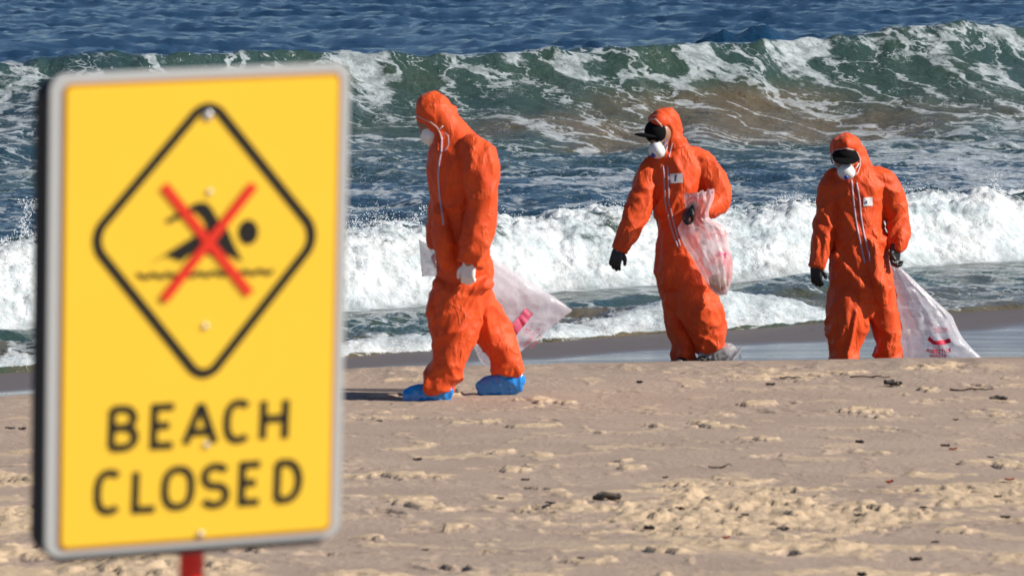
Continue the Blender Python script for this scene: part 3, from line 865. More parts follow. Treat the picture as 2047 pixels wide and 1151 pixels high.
# ================================================================== PERSON 1 (left, walking in profile)
f1 = Fig(870, 795, 32.95, 0)
p1 = thing('person', 'person in orange hooded coverall and blue shoe covers, walking on dry sand beside the sign', 'person', f1.org)
f1.tube([(902, 262, .0, 30, .12), (908, 285, 0, 50, .19), (912, 320, 0, 60, .215), (914, 360, 0, 59, .21), (918, 400, 0, 55, .195), (922, 450, 0, 53, .18),
         (926, 500, 0, 52, .18), (928, 545, 0, 54, .185), (923, 585, 0, 57, .185), (918, 612, 0, 50, .17)], .8)
f1.tube([(945, 290, -.13, 26, .09), (958, 312, -.19, 36, .085), (963, 350, -.225, 34), (964, 400, -.235, 30), (958, 450, -.24, 30), (950, 490, -.25, 29), (940, 522, -.26, 25, .062)], .62)
f1.tube([(905, 290, .14, 26, .09), (905, 320, .2, 32), (893, 380, .25, 30), (882, 440, .26, 28), (880, 500, .26, 24)], .62)
f1.tube([(918, 590, -.07, 52, .14), (912, 645, -.09, 46, .13), (906, 680, -.10, 40, .12), (897, 722, -.11, 34, .11), (880, 755, -.11, 33, .10), (876, 776, -.11, 31, .09)], .62)
f1.tube([(945, 590, .07, 42, .13), (966, 632, .10, 38, .12), (990, 676, .12, 34, .11), (1008, 708, .12, 31, .10), (1014, 735, .12, 31, .09), (1010, 752, .12, 27, .085)], .62)
# thigh fullness and the lip where the cloth hangs over the hips
f1.tube([(880, 568, -.09, 14), (905, 576, -.14, 16), (945, 574, -.155, 16), (976, 562, -.12, 13)], 0)
f1.tube([(872, 585, -.04, 12, .08), (868, 612, -.06, 12, .08), (876, 640, -.08, 12, .08)], 0)
# belly pouch shaded behind the sleeve
f1.tube([(882, 420, -.08, 16, .10), (890, 470, -.12, 20, .10), (897, 520, -.13, 20, .08)], 0)
# hood
f1.ball(870, 219, 0, 38, .118, 37)
f1.ball(884, 240, 0, 36, .115, 36)
f1.tube([(880, 228, 0, 34, .11), (896, 254, 0, 33, .12), (912, 282, 0, 38, .16)], .5)
f1.tube([(884, 262, -.02, 15, .10), (880, 282, -.02, 16, .10), (885, 300, 0, 22, .13)], 0)
# head (body)
f1.ball(866, 233, 0, 31, .078, 34, body=True, suit=False)
f1.ball(860, 262, 0, 22, .060, 22, body=True, suit=False)
f1.ball(838, 244, 0, 6, .016, 9, body=True, suit=False)           # nose root under the mask
f1.ball(839, 233, 0, 8, .055, 5, body=True, suit=False)            # brow
f1.tube([(880, 262, 0, 17), (893, 285, 0, 18)], 1.0)
s1o, b1o, bv1 = finish_person(f1, p1, .0085, wrinkle(100, 1.0, ((.05, .10, 1.4), (.42, .10, .9), (.72, .08, .8), (.95, .12, .5))))
strips(p1, f1, bv1, [[(884, 270), (883, 300), (879, 320), (877, 350), (879, 385), (884, 415), (888, 445)]], .011)
ring_tube('zip_cord', [Vector(f1.L(x, y, -.19)) for x, y in ((886, 270), (892, 262), (897, 268), (898, 285), (892, 296), (886, 298))], .0035, M['zip'], p1, closed=False)
rim(p1, f1, bv1, [(833, 228), (848, 236), (863, 243), (874, 252), (881, 265), (884, 278)], .0045)
for sgn in (-1, 1):
    ell_obj('eye', Vector(f1.L(842, 243, sgn * .034)), (.008, .012, .006), M['eye'], b1o, n=10, mm=8)
mask_obj(p1, Vector(f1.L(862, 268, -.01)), Vector((-.86, -.36, -.36)), Vector((-.30, -.1, 1)), .130, .130, .060, valve=False)
strap = ring_tube('mask_strap', [Vector(f1.L(x, y, d_)) for x, y, d_ in ((872, 262, -.075), (880, 255, -.10), (886, 249, -.115))], .003, M['mask'], p1, closed=False)
hand(p1, 'glove', M['latex'], f1.L(939, 520, -.27), (-.10, -.05, -1), (.2, .75, .0), -1, .18, .75, 1.3)
hand(p1, 'glove', M['latex'], f1.L(880, 505, .26), (-.05, .0, -1), (.2, -.8, .0), 1, .17, 1.1, 1.05, grip=True)
shoe(p1, 'shoe_cover', f1.L(897, 795, -.11), f1.L(808, 796, -.13), .115, .085, M['blue'], seed=3)
sh = shoe(p1, 'shoe_cover', f1.L(1040, 778, .12), f1.L(955, 787, .12), .11, .105, M['blue'], seed=5)

# ================================================================== PERSON 2 (middle)
f2 = Fig(1365, 738, 37.0, 0)
p2 = thing('person', 'person in orange coverall with black cap carrying a pink tinted bag, between the other two', 'person', f2.org)
f2.tube([(1345, 292, .0, 24, .11), (1350, 312, 0, 48, .14), (1352, 340, 0, 60, .16), (1353, 375, 0, 56, .165), (1356, 415, 0, 49, .165), (1358, 455, 0, 43, .165),
         (1357, 495, 0, 45, .17), (1359, 540, 0, 48, .18), (1362, 572, 0, 44, .17)], .8)
f2.tube([(1312, 325, -.02, 22), (1296, 350, -.05, 26), (1286, 380, -.08, 26), (1275, 415, -.12, 26), (1258, 455, -.17, 24), (1243, 482, -.20, 21), (1236, 496, -.21, 18)], .6)
f2.tube([(1392, 318, .0, 22), (1412, 335, -.02, 28), (1426, 362, -.04, 28), (1434, 388, -.09, 26), (1424, 408, -.16, 23), (1404, 412, -.25, 19), (1387, 410, -.30, 15)], .6)
f2.tube([(1346, 300, 0, 15, .07), (1380, 307, 0, 17, .09), (1408, 318, -.01, 16, .09), (1422, 332, -.02, 16, .08)], 0)
f2.tube([(1340, 308, 0, 15, .07), (1318, 320, -.02, 17, .08), (1300, 338, -.04, 18, .07)], 0)
f2.ball(1362, 592, 0, 34, .15, 30)
f2.tube([(1342, 560, .02, 28, .12), (1352, 600, .03, 25, .11), (1360, 645, .04, 24, .10), (1367, 685, .04, 22, .09), (1368, 712, .04, 22, .085), (1368, 722, .04, 21, .08)], .62)
f2.tube([(1380, 560, -.05, 38, .14), (1393, 600, -.09, 40, .14), (1404, 632, -.09, 37, .13), (1412, 656, -.06, 34, .115), (1419, 678, -.04, 31, .10), (1423, 690, -.03, 30, .095), (1424, 697, -.03, 30, .095)], .55)
f2.ball(1329, 243, .0, 29, .115, 30)
f2.ball(1334, 256, .01, 26, .11, 30)
f2.ball(1317, 240, -.04, 21, .12, 20)
f2.tube([(1336, 258, .01, 23, .105), (1343, 278, .01, 21, .11), (1350, 300, 0, 30, .13)], .5)
f2.tube([(1326, 300, -.05, 11, .07), (1330, 312, -.05, 20, .1)], 0)
RH2 = Matrix.Rotation(R(-35), 3, 'Z')
f2.ball(1320, 264, -.05, 23, .085, 28, body=True, suit=False)
f2.ball(1317, 285, -.065, 19, .07, 22, body=True, suit=False)
f2.ball(1305, 281, -.13, 5, .02, 8, body=True, suit=False)
f2.tube([(1325, 285, -.03, 16), (1340, 305, 0, 18)], 1.0)
s2o, b2o, bv2 = finish_person(f2, p2, .0085, wrinkle(200, 1.1, ((.06, .07, 1.3), (.33, .12, 1.2), (.62, .07, .6), (1.05, .09, .6))))
strips(p2, f2, bv2, [[(1324, 328), (1326, 360), (1327, 395), (1334, 430), (1344, 465), (1353, 490)], [(1333, 330), (1334, 365), (1335, 400), (1343, 435), (1352, 468), (1358, 488)]], .010)
strips(p2, f2, bv2, [[(1342, 284), (1338, 300), (1335, 312)]], .008)
rim(p2, f2, bv2, [(1299, 236), (1308, 236), (1318, 246), (1326, 258), (1332, 275), (1332, 292), (1326, 306), (1318, 314)], .0055)
mask_obj(p2, Vector(f2.L(1313, 297, -.125)), Vector((-.62, -.72, -.30)), Vector((-.1, -.2, 1)), .115, .115, .055)
for k_, (px_, d_) in enumerate(((1299, -.145), (1313, -.148))):
    ell_obj('eye', Vector(f2.L(px_, 280, d_)), (.011, .008, .006), M['eye'], b2o, n=10, mm=8)
for yy in (281, 292):
    ring_tube('mask_strap', [Vector(f2.L(x, y, d_)) for x, y, d_ in ((1322, yy + 6, -.155), (1327, yy + 2, -.145), (1332, yy - 5, -.125))], .0035, M['valve'], p2, closed=False)
V, F = patch_on(bv2, f2.L(1350, 353)[0], f2.L(1350, 353)[2], .083, .060, R(4), .005)
bd = link('chest_label', pymesh('chest_label', V, F), M['patch'], p2)
V, F = patch_on(bv2, f2.L(1348, 353)[0], f2.L(1348, 353)[2], .012, .048, R(-8), .008, 2, 4)
link('printed_mark', pymesh('printed_mark', V, F), M['ink'], bd)
# cap: crown and peak
def cap(parent, crown_c, crown_r, peak_c, peak_r, peak_rot, crown_rot=None):
    o = ell_obj('cap', crown_c, crown_r, M['cap'], parent, rot=crown_rot)
    V, F = [], []
    ellipsoid_into(V, F, peak_c, peak_r, peak_rot, 24, 12)
    V = [Vector((v.x, v.y, v.z)) for v in V]
    link('cap_peak', pymesh('cap_peak', V, F), M['cap'], o)
    return o
cap(p2, Vector(f2.L(1310, 262, -.075)), (.076, .092, .082), Vector(f2.L(1290, 268, -.12)), (.080, .075, .014), Matrix.Rotation(R(-25), 3, 'Z') @ Matrix.Rotation(R(6), 3, 'Y'), Matrix.Rotation(R(-22), 3, 'Y'))
hand(p2, 'glove', M['black'], f2.L(1235, 494, -.215), (-.30, -.1, -1), (.35, .85, 0), 1, .175, .45, 1.35)
hand(p2, 'glove', M['black'], f2.L(1378, 408, -.36), (-.6, -.15, -.9), (.5, .3, -.6), 1, .165, .85, 1.35, grip=True)
shoe(p2, 'shoe', f2.L(1384, 738, .05), f2.L(1345, 738, -.16), .10, .085, M['black'])
sc_ = shoe(p2, 'shoe_cover', f2.L(1462, 716, -.02), f2.L(1398, 722, -.08), .12, .10, M['film_shoe'], 'clear crumpled plastic bag tied over the shoe', seed=8)
sc_['label'] = 'clear crumpled plastic bag over the shoe'
shoe(sc_, 'shoe', f2.L(1448, 722, -.03), f2.L(1392, 726, -.10), .08, .06, M['black'])
# loose flap of that plastic, standing out behind the heel
V, F = [], []
for i in range(14):
    for j in range(6):
        u_, v_ = i / 13, j / 5
        x, y = 1440 + 42 * u_, 700 + 16 * v_ - 10 * u_ * (1 - v_) + 2.5 * math.sin(u_ * 9 + v_ * 4)
        V.append(Vector(f2.L(x, y + (6 if j == 5 else 0) * (1 - u_), -.03 + .03 * math.sin(u_ * 11 + v_ * 5))))
for i in range(13):
    for j in range(5): F.append((i * 6 + j, i * 6 + j + 1, (i + 1) * 6 + j + 1, (i + 1) * 6 + j))
fl = link('plastic_flap', pymesh('plastic_flap', V, F), M['film_shoe'], sc_)

# ================================================================== PERSON 3 (right)
f3 = Fig(1725, 748, 40.0, 0)
p3 = thing('person', 'person in orange coverall with black peaked cap facing the camera, rightmost, dragging a clear bag', 'person', f3.org)
f3.tube([(1704, 332, .0, 24, .11), (1707, 348, 0, 48, .14), (1710, 372, 0, 62, .16), (1711, 405, 0, 57, .165), (1712, 445, 0, 52, .165), (1715, 490, 0, 56, .17),
         (1718, 530, 0, 60, .18), (1722, 570, 0, 62, .18), (1724, 598, 0, 56, .17)], .8)
f3.tube([(1668, 352, -.0, 20), (1656, 376, -.02, 22), (1653, 410, -.04, 22), (1647, 450, -.05, 22), (1640, 490, -.08, 20), (1633, 518, -.10, 18), (1629, 532, -.11, 16)], .6)
f3.tube([(1750, 350, .0, 20), (1768, 368, .0, 25), (1783, 402, .01, 26), (1794, 436, .02, 23), (1795, 464, -.02, 21), (1790, 486, -.05, 17), (1787, 497, -.06, 14)], .6)
f3.tube([(1712, 340, .02, 14, .07), (1740, 349, .0, 16, .09), (1768, 357, 0, 18, .09), (1782, 374, .01, 16, .08)], 0)
f3.tube([(1702, 346, 0, 14, .07), (1680, 354, 0, 16, .08), (1658, 368, -.01, 16, .07)], 0)
f3.ball(1727, 604, .0, 36, .15, 34)
f3.tube([(1694, 585, -.03, 38, .15), (1693, 622, -.05, 42, .145), (1691, 652, -.05, 37, .13), (1687, 685, -.04, 29, .11), (1685, 712, -.04, 27, .10), (1685, 735, -.04, 26, .10)], .6)
f3.tube([(1752, 585, .03, 37, .15), (1764, 622, .04, 32, .13), (1772, 660, .05, 26, .11), (1776, 700, .05, 26, .10), (1778, 733, .05, 25, .10)], .6)
f3.ball(1690, 298, .02, 33, .12, 35)
f3.ball(1701, 312, .03, 31, .11, 32)
f3.ball(1689, 287, -.04, 27, .125, 21)
f3.tube([(1703, 312, .04, 27, .10), (1712, 332, .02, 27, .11), (1716, 348, .0, 34, .12)], .5)
f3.tube([(1680, 345, -.05, 14, .06), (1692, 352, -.07, 16, .06), (1708, 348, -.05, 16, .06)], 0)
# folds: flap in front of the hips, drag at the crotch
f3.tube([(1735, 480, -.13, 12, .05), (1745, 520, -.16, 15, .05), (1752, 560, -.17, 15, .045), (1762, 600, -.13, 11, .04)], 0)
f3.tube([(1672, 508, -.12, 8, .03), (1700, 545, -.155, 8, .03), (1725, 572, -.16, 8, .03), (1750, 570, -.13, 7, .03)], 0)
f3.ball(1687, 314, -.05, 24, .09, 27, body=True, suit=False)
f3.ball(1687, 332, -.07, 18, .075, 20, body=True, suit=False)
f3.ball(1687, 327, -.15, 4, .02, 7, body=True, suit=False)
f3.tube([(1692, 332, -.02, 16), (1702, 350, 0, 18)], 1.0)
s3o, b3o, bv3 = finish_person(f3, p3, .0085, wrinkle(300, 1.15, ((.06, .08, 1.3), (.30, .12, 1.0), (.62, .08, .6), (.95, .10, .5))))
strips(p3, f3, bv3, [[(1698, 356), (1701, 390), (1706, 430), (1712, 465), (1720, 500), (1725, 522)], [(1708, 362), (1714, 395), (1717, 430), (1723, 465), (1732, 500), (1735, 518)]], .013)
rim(p3, f3, bv3, [(1663, 326), (1659, 314), (1662, 304), (1671, 297), (1686, 294), (1700, 297), (1711, 304), (1716, 315), (1716, 328), (1711, 342), (1702, 350)], .006)
mask_obj(p3, Vector(f3.L(1688, 340, -.140)), Vector((-.06, -.93, -.40)), Vector((0, -.3, 1)), .125, .115, .06)
for px_ in (1678, 1697): ell_obj('eye', Vector(f3.L(px_, 323, -.148)), (.012, .006, .005), M['eye'], b3o, n=10, mm=8)
for sgn, xs in ((-1, (1670, 1664)), (1, (1706, 1714))):
    ring_tube('mask_strap', [Vector(f3.L(xs[0], 334, -.15)), Vector(f3.L((xs[0] + xs[1]) / 2, 330, -.135)), Vector(f3.L(xs[1], 324, -.10))], .0035, M['mask'], p3, closed=False)
cap(p3, Vector(f3.L(1687, 310, -.070)), (.093, .108, .062), Vector(f3.L(1687, 315, -.16)), (.092, .080, .014), Matrix.Rotation(R(24), 3, 'X'))
V, F = patch_on(bv3, f3.L(1731, 400)[0], f3.L(1731, 400)[2], .066, .060, R(3), .005)
bd = link('chest_label', pymesh('chest_label', V, F), M['patch'], p3)
V, F = patch_on(bv3, f3.L(1728, 401)[0], f3.L(1728, 401)[2], .010, .022, R(-8), .008, 2, 3)
link('printed_mark', pymesh('printed_mark', V, F), M['ink'], bd)
hand(p3, 'glove', M['black'], f3.L(1628, 530, -.115), (.05, -.1, -1), (.35, .85, 0), 1, .175, .35, 1.4)
hand(p3, 'glove', M['black'], f3.L(1787, 494, -.065), (-.02, -.05, -1), (.5, -.5, 0), 1, .19, .7, 1.5, grip=True)
shoe(p3, 'shoe', f3.L(1688, 748, .02), f3.L(1682, 750, -.24), .10, .085, M['black'])
shoe(p3, 'shoe', f3.L(1779, 746, .12), f3.L(1781, 748, -.12), .10, .085, M['black'])

# ================================================================== BAGS
def bag(fig, rows, name, label, m, seed, nu=56, nv=70, crease=.012, open_top=False, wr_top=1.0, cat='bag'):
    """rows: (xl,yl,xr,yr,depth,thick) from mouth to bottom, in photo pixels and metres"""
    root = thing(name, label, cat, fig.org)
    rw = np.array(rows, float)
    tv = np.linspace(0, len(rows) - 1, nv)
    def ip(k):
        # smooth interpolation
        i = np.clip(tv.astype(int), 0, len(rows) - 2); fr = tv - i
        lin = rw[i, k] * (1 - fr) + rw[i + 1, k] * fr
        return lin
    xl, yl, xr, yr, dp, th = [ip(k) for k in range(6)]
    for arr in (xl, yl, xr, yr, dp, th):
        for _ in range(3): arr[1:-1] = (arr[:-2] + arr[1:-1] * 2 + arr[2:]) / 4
    V = np.zeros((nv, nu, 3))
    ang = np.linspace(0, 2 * np.pi, nu, endpoint=False)
    for j in range(nv):
        cx, cy = (xl[j] + xr[j]) / 2, (yl[j] + yr[j]) / 2; hx, hy = (xr[j] - xl[j]) / 2, (yr[j] - yl[j]) / 2
        c_, s_ = np.cos(ang), np.sin(ang)
        px_ = cx + hx * c_; py_ = cy + hy * c_
        V[j, :, 0] = (px_ - fig.px0) / fig.s; V[j, :, 2] = (fig.py0 - py_) / fig.s
        vv = j / (nv - 1)
        fold = n2(ang * 0 + c_ * 5.5 + s_ * .5, ang * 0 + vv * 2.2, seed) + .5 * n2(c_ * 12, ang * 0 + vv * 5, seed + 1)
        fold2 = np.clip(1 - np.abs(n2(c_ * 3.2 + vv * 3, ang * 0 + vv * 6, seed + 3)) * 3, 0, 1)
        V[j, :, 1] = dp[j] + s_ * th[j] + crease * (fold + .9 * fold2) * np.sign(s_ + 1e-6) * (np.abs(s_) ** .5)
    V[0, :, 2] += .028 * n2(np.cos(ang) * 3, np.sin(ang) * 3, seed + 8) * (0 if open_top else 1); V[1, :, 2] += .014 * n2(np.cos(ang) * 3, np.sin(ang) * 3, seed + 8)
    me_v = V.reshape(-1, 3)
    F = []
    for j in range(nv - 1):
        for i in range(nu):
            F.append((j * nu + i, j * nu + (i + 1) % nu, (j + 1) * nu + (i + 1) % nu, (j + 1) * nu + i))
    F.append(tuple((nv - 1) * nu + i for i in range(nu)))
    if not open_top: F.append(tuple(reversed(range(nu))))
    sk = link('bag_film', pymesh('bag_film', me_v, F), m, root)
    return root, bvh_of(sk.data)
def text_geo(body, size=1.0, bold=0.0):
    cu = bpy.data.curves.new('t', 'FONT'); cu.body = body; cu.align_x = 'CENTER'; cu.align_y = 'CENTER'; cu.size = size; cu.offset = bold; cu.resolution_u = 2
    o = bpy.data.objects.new('t', cu); C.objects.link(o)
    dg = bpy.context.evaluated_depsgraph_get(); dg.update()
    me = bpy.data.meshes.new_from_object(o.evaluated_get(dg))
    V = [v.co.copy() for v in me.vertices]; F = [tuple(p.vertices) for p in me.polygons]
    bpy.data.objects.remove(o); bpy.data.meshes.remove(me); bpy.data.curves.remove(cu)
    return V, F
def lay_on(fig, bvh, root, name, V2, F, cx, cy, sx_, sy_, rot, m, curve=0.0, lift=.006):
    """lay flat 2D geometry (unit coordinates, y up) on a bag at photo px (cx, cy)"""
    V = []
    ca, sa = math.cos(rot), math.sin(rot)
    last = 0
    for v in V2:
        x, y = v[0] * sx_, v[1] * sy_ - curve * (v[0] * sx_) ** 2
        px_, py_ = cx + x * ca - y * sa, cy - (x * sa + y * ca)
        X, _, Zz = fig.L(px_, py_)
        h = bvh.ray_cast(Vector((X, -3, Zz)), Vector((0, 1, 0)))
        yv = h[0].y if h[0] is not None else last
        last = yv
        V.append((X, yv - lift, Zz))
    return link(name, pymesh(name, V, F, False), m, root)
def quadgrid(pts, n=8):
    """a four cornered polygon cut in strips"""
    (a, b_, c, d) = [np.array(p, float) for p in pts]
    V, F = [], []
    for i in range(n + 1):
        t_ = i / n; V += [tuple(a + (b_ - a) * t_), tuple(d + (c - d) * t_)]
    for i in range(n): F.append((2 * i, 2 * i + 2, 2 * i + 3, 2 * i + 1))
    return V, F

bg1, bb1 = bag(f1, [(836, 484, 842, 556, .30, .02), (866, 498, 872, 558, .30, .03), (890, 515, 890, 552, .30, .02), (930, 512, 918, 585, .32, .04), (992, 524, 940, 672, .36, .07),
                    (1060, 570, 945, 706, .38, .08), (1112, 602, 962, 735, .38, .06), (1146, 628, 990, 752, .38, .012)],
               'waste_bag', 'clear plastic bag blown out behind the walker in blue shoe covers', M['film'], 5)
V, F = quadgrid([(-1, -.5), (1, -.5), (1, .5), (-1, .5)])
lay_on(f1, bb1, bg1, 'printed_band', V, F, 1039, 653, 33, 20, R(51), M['pink_print'])
V, F = text_geo('ASBESTOS', 1); lay_on(f1, bb1, bg1, 'printed_text', V, F, 1064, 682, 11, 11, R(51), M['pink_print'])
V, F = text_geo('WASTE', 1); lay_on(f1, bb1, bg1, 'printed_text', V, F, 1073, 691, 11, 10, R(51), M['pink_print'])
def emblem():
    V, F = [], []
    def poly(p): 
        b0 = len(V); V.extend(p); F.append(tuple(range(b0, b0 + len(p))))
    for k in range(3):
        a0 = math.pi / 2 + k * 2 * math.pi / 3
        cx, cy = .55 * math.cos(a0), .55 * math.sin(a0)
        poly([(cx + .33 * math.cos(t_), cy + .30 * math.sin(t_)) for t_ in np.linspace(0, 2 * math.pi, 12, endpoint=False)])
    for k in range(24):
        a, b_ = 2 * math.pi * k / 24, 2 * math.pi * (k + 1) / 24
        poly([(1.9 * math.cos(a), 1.0 * math.sin(a)), (1.9 * math.cos(b_), 1.0 * math.sin(b_)), (1.72 * math.cos(b_), .86 * math.sin(b_)), (1.72 * math.cos(a), .86 * math.sin(a))])
    return V, F
V, F = emblem(); lay_on(f1, bb1, bg1, 'printed_emblem', V, F, 1056, 667, 5.5, 5.5, R(51), M['pink_print'])

bg2, bb2 = bag(f2, [(1364, 384, 1424, 374, -.34, .05), (1365, 400, 1423, 392, -.34, .055), (1366, 420, 1412, 418, -.33, .04), (1362, 432, 1414, 432, -.31, .04), (1350, 450, 1446, 448, -.31, .07),
                    (1364, 485, 1454, 485, -.31, .09), (1385, 518, 1461, 516, -.31, .095), (1401, 546, 1460, 546, -.31, .08), (1414, 570, 1455, 570, -.31, .05), (1428, 583, 1448, 582, -.31, .02)],
               'waste_bag', 'pink tinted plastic bag gathered in a black gloved hand with rubbish at the bottom', M['film_pink'], 15, crease=.016)
V, F = [], []
ellipsoid_into(V, F, Vector(f2.L(1433, 562, -.31)), (.055, .04, .05)); ellipsoid_into(V, F, Vector(f2.L(1426, 555, -.32)), (.04, .03, .045), Matrix.Rotation(.5, 3, 'Y'))
cm = skin_union(V, F, .008, 1); displace(cm, lambda co, no: .012 * n3(co * 25, 4))
ct = link('rubbish', cm, M['beige'], None); ct.location = f2.org
tag(ct, 'beige and grey rubbish lump lying in the bottom of the pink tinted bag', 'rubbish')
V, F = quadgrid([(-1, -.5), (1, -.5), (1, .5), (-1, .5)], 6)
lay_on(f2, bb2, bg2, 'printed_band', V, F, 1440, 500, 9, 6, R(-8), M['pink_print'])
V, F = text_geo('WASTE', 1); lay_on(f2, bb2, bg2, 'printed_text', V, F, 1444, 514, 6, 8, R(80), M['pink_print'])

bg3, bb3 = bag(f3, [(1776, 514, 1794, 512, .05, .02), (1780, 532, 1797, 532, .06, .025), (1782, 552, 1822, 554, .08, .05), (1788, 592, 1866, 596, .10, .09), (1794, 632, 1906, 632, .12, .11),
                    (1798, 656, 1913, 650, .12, .115), (1800, 678, 1926, 676, .12, .10), (1801, 705, 1950, 703, .12, .08), (1802, 742, 1985, 734, .12, .03)],
               'waste_bag', 'clear plastic bag with red asbestos waste print dragging on the wet sand', M['film'], 25, crease=.014)
V, F = quadgrid([(-1.05, .75), (-.55, .0), (-.62, -.62), (-1.25, .15)], 4)
V2, F2 = quadgrid([(-.55, .0), (.55, .15), (.5, -.62), (-.62, -.62)], 6)
V3, F3 = quadgrid([(.55, .15), (1.05, .42), (1.15, -.25), (.5, -.62)], 4)
VV, FF = [], []
for a, b_ in ((V, F), (V2, F2), (V3, F3)):
    o_ = len(VV); VV += a; FF += [tuple(i + o_ for i in q) for q in b_]
lay_on(f3, bb3, bg3, 'printed_band', VV, FF, 1879, 681, 20, 13, 0, M['red_print'])
V, F = emblem(); lay_on(f3, bb3, bg3, 'printed_emblem', V, F, 1877, 695.5, 4.6, 4.6, 0, M['red_print'])
V, F = text_geo('ASBESTOS', 1, .035); lay_on(f3, bb3, bg3, 'printed_text', V, F, 1877, 703.5, 11.0, 10.5, 0, M['red_print'], curve=-.006)
V, F = text_geo('WASTE', 1, .035); lay_on(f3, bb3, bg3, 'printed_text', V, F, 1876, 712, 10.5, 9, 0, M['red_print'])
V, F = text_geo('DANGER', 1); lay_on(f3, bb3, bg3, 'printed_text', V, F, 1882, 656.5, 7, 6, R(-4), M['red_print'])
V, F = text_geo('ASBESTOS', 1); lay_on(f3, bb3, bg3, 'printed_text', V, F, 1880, 663, 5.5, 5.5, R(-2), M['red_print'])

# ================================================================== SIGN
SD = 8.8
fwd = Vector((0, math.cos(PITCH), -math.sin(PITCH))); upv = Vector((0, math.sin(PITCH), math.cos(PITCH))); rgt = Vector((1, 0, 0))
def cvec(x, y, z): return rgt * x + upv * y - fwd * z        # z towards the camera
Sx = cvec(584, 34, -236); Sy = cvec(30, 960, 206)
Wd, Hh = Sx.length / (FPX / SD), Sy.length / (FPX / SD)
ux = Sx.normalized(); uy = (Sy - ux * Sy.dot(ux)).normalized(); un = ux.cross(uy)
ctr = at(395.5, 620, SD)
def SP(px, py):
    """photo px -> coordinates on the sign face (metres from its centre)"""
    p = at(px, py, SD); d = (p - Vector((0, 0, HC))).normalized()
    t_ = (ctr - Vector((0, 0, HC))).dot(un) / d.dot(un)
    q = Vector((0, 0, HC)) + d * t_ - ctr
    return (q.dot(ux), q.dot(uy))
sign = thing('beach_sign', 'yellow beach closed sign with crossed out swimmer on a red post', 'sign', ctr)
sign.rotation_euler = Matrix((ux, uy, un)).transposed().to_euler()
def rrect(x0, y0, x1, y1, r, n=8):
    P_ = []
    for cx, cy, a0 in ((x1 - r, y1 - r, 0), (x0 + r, y1 - r, 90), (x0 + r, y0 + r, 180), (x1 - r, y0 + r, 270)):
        for k in range(n + 1):
            a = R(a0 + 90 * k / n); P_.append((cx + r * math.cos(a), cy + r * math.sin(a)))
    return P_
def slab(name, poly, z0, z1, m, parent, bevel=0.0):
    b_ = bmesh.new()
    vs = [b_.verts.new((p[0], p[1], z0)) for p in poly]
    f_ = b_.faces.new(vs)
    r_ = bmesh.ops.extrude_face_region(b_, geom=[f_])
    bmesh.ops.translate(b_, vec=(0, 0, z1 - z0), verts=[v for v in r_['geom'] if isinstance(v, bmesh.types.BMVert)])
    bmesh.ops.recalc_face_normals(b_, faces=b_.faces)
    if bevel:
        es = [e for e in b_.edges if all(abs(v.co.z - max(z0, z1)) < 1e-6 for v in e.verts)]
        bmesh.ops.bevel(b_, geom=es, offset=bevel, segments=2, affect='EDGES', profile=.5)
    me = bpy.data.meshes.new(name); b_.to_mesh(me); b_.free()
    return link(name, me, m, parent)
slab('backing_box', rrect(-Wd / 2 + .003, -Hh / 2 - .010, Wd / 2 - .014, Hh / 2 - .020, .03), -.082, -.0045, M['backing'], sign)
slab('border_panel', rrect(-Wd / 2, -Hh / 2, Wd / 2, Hh / 2, .026), -.004, 0, M['alu'], sign, .0015)
x0, y0 = SP(113, 1099); x1, y1 = SP(683, 148)
a0_ = SP(133, 165); a1_ = SP(680, 148); a2_ = SP(110, 1099); a3_ = SP(663, 1062)
xl_, xr_ = (a0_[0] + a2_[0]) / 2, (a1_[0] + a3_[0]) / 2; yt_, yb_ = (a0_[1] + a1_[1]) / 2, (a2_[1] + a3_[1]) / 2
slab('edge_line', rrect(xl_, yb_, xr_, yt_, .013), .0004, .0016, M['orange_edge'], sign)
slab('yellow_panel', rrect(xl_ + .005, yb_ + .005, xr_ - .005, yt_ - .005, .010), .0018, .0026, M['yellow'], sign)
zc = [.0030]
def stroke(name, pts, w, m, closed=False, parent=None, h=.0008):
    """constant width line with mitred joints, pts on the sign face"""
    P_ = [Vector((p[0], p[1])) for p in pts]; N = len(P_)
    Lf, Rt = [], []
    for i in range(N):
        a = P_[(i - 1) % N] if (closed or i > 0) else None; b_ = P_[(i + 1) % N] if (closed or i < N - 1) else None
        d1 = (P_[i] - a).normalized() if a is not None else None; d2 = (b_ - P_[i]).normalized() if b_ is not None else None
        if d1 is None: d1 = d2
        if d2 is None: d2 = d1
        n1 = Vector((-d1.y, d1.x)); n2_ = Vector((-d2.y, d2.x)); mm = (n1 + n2_)
        mm = mm.normalized() if mm.length > 1e-6 else n1
        k = w / 2 / max(.45, mm.dot(n1))
        Lf.append(P_[i] + mm * k); Rt.append(P_[i] - mm * k)
    z = zc[0]
    V = [(p.x, p.y, z + h) for p in Lf] + [(p.x, p.y, z + h) for p in Rt] + [(p.x, p.y, z) for p in Lf] + [(p.x, p.y, z) for p in Rt]
    F = []
    for i in range(N if closed else N - 1):
        j = (i + 1) % N
        F += [(i, N + i, N + j, j), (i, j, 2 * N + j, 2 * N + i), (N + i, 3 * N + i, 3 * N + j, N + j)]
    if not closed: F += [(0, 2 * N, 3 * N, N), (N - 1, 2 * N - 1, 4 * N - 1, 3 * N - 1)]
    return link(name, pymesh(name, V, F, False), m, parent or sign)
def spx(pts): return [SP(*p) for p in pts]
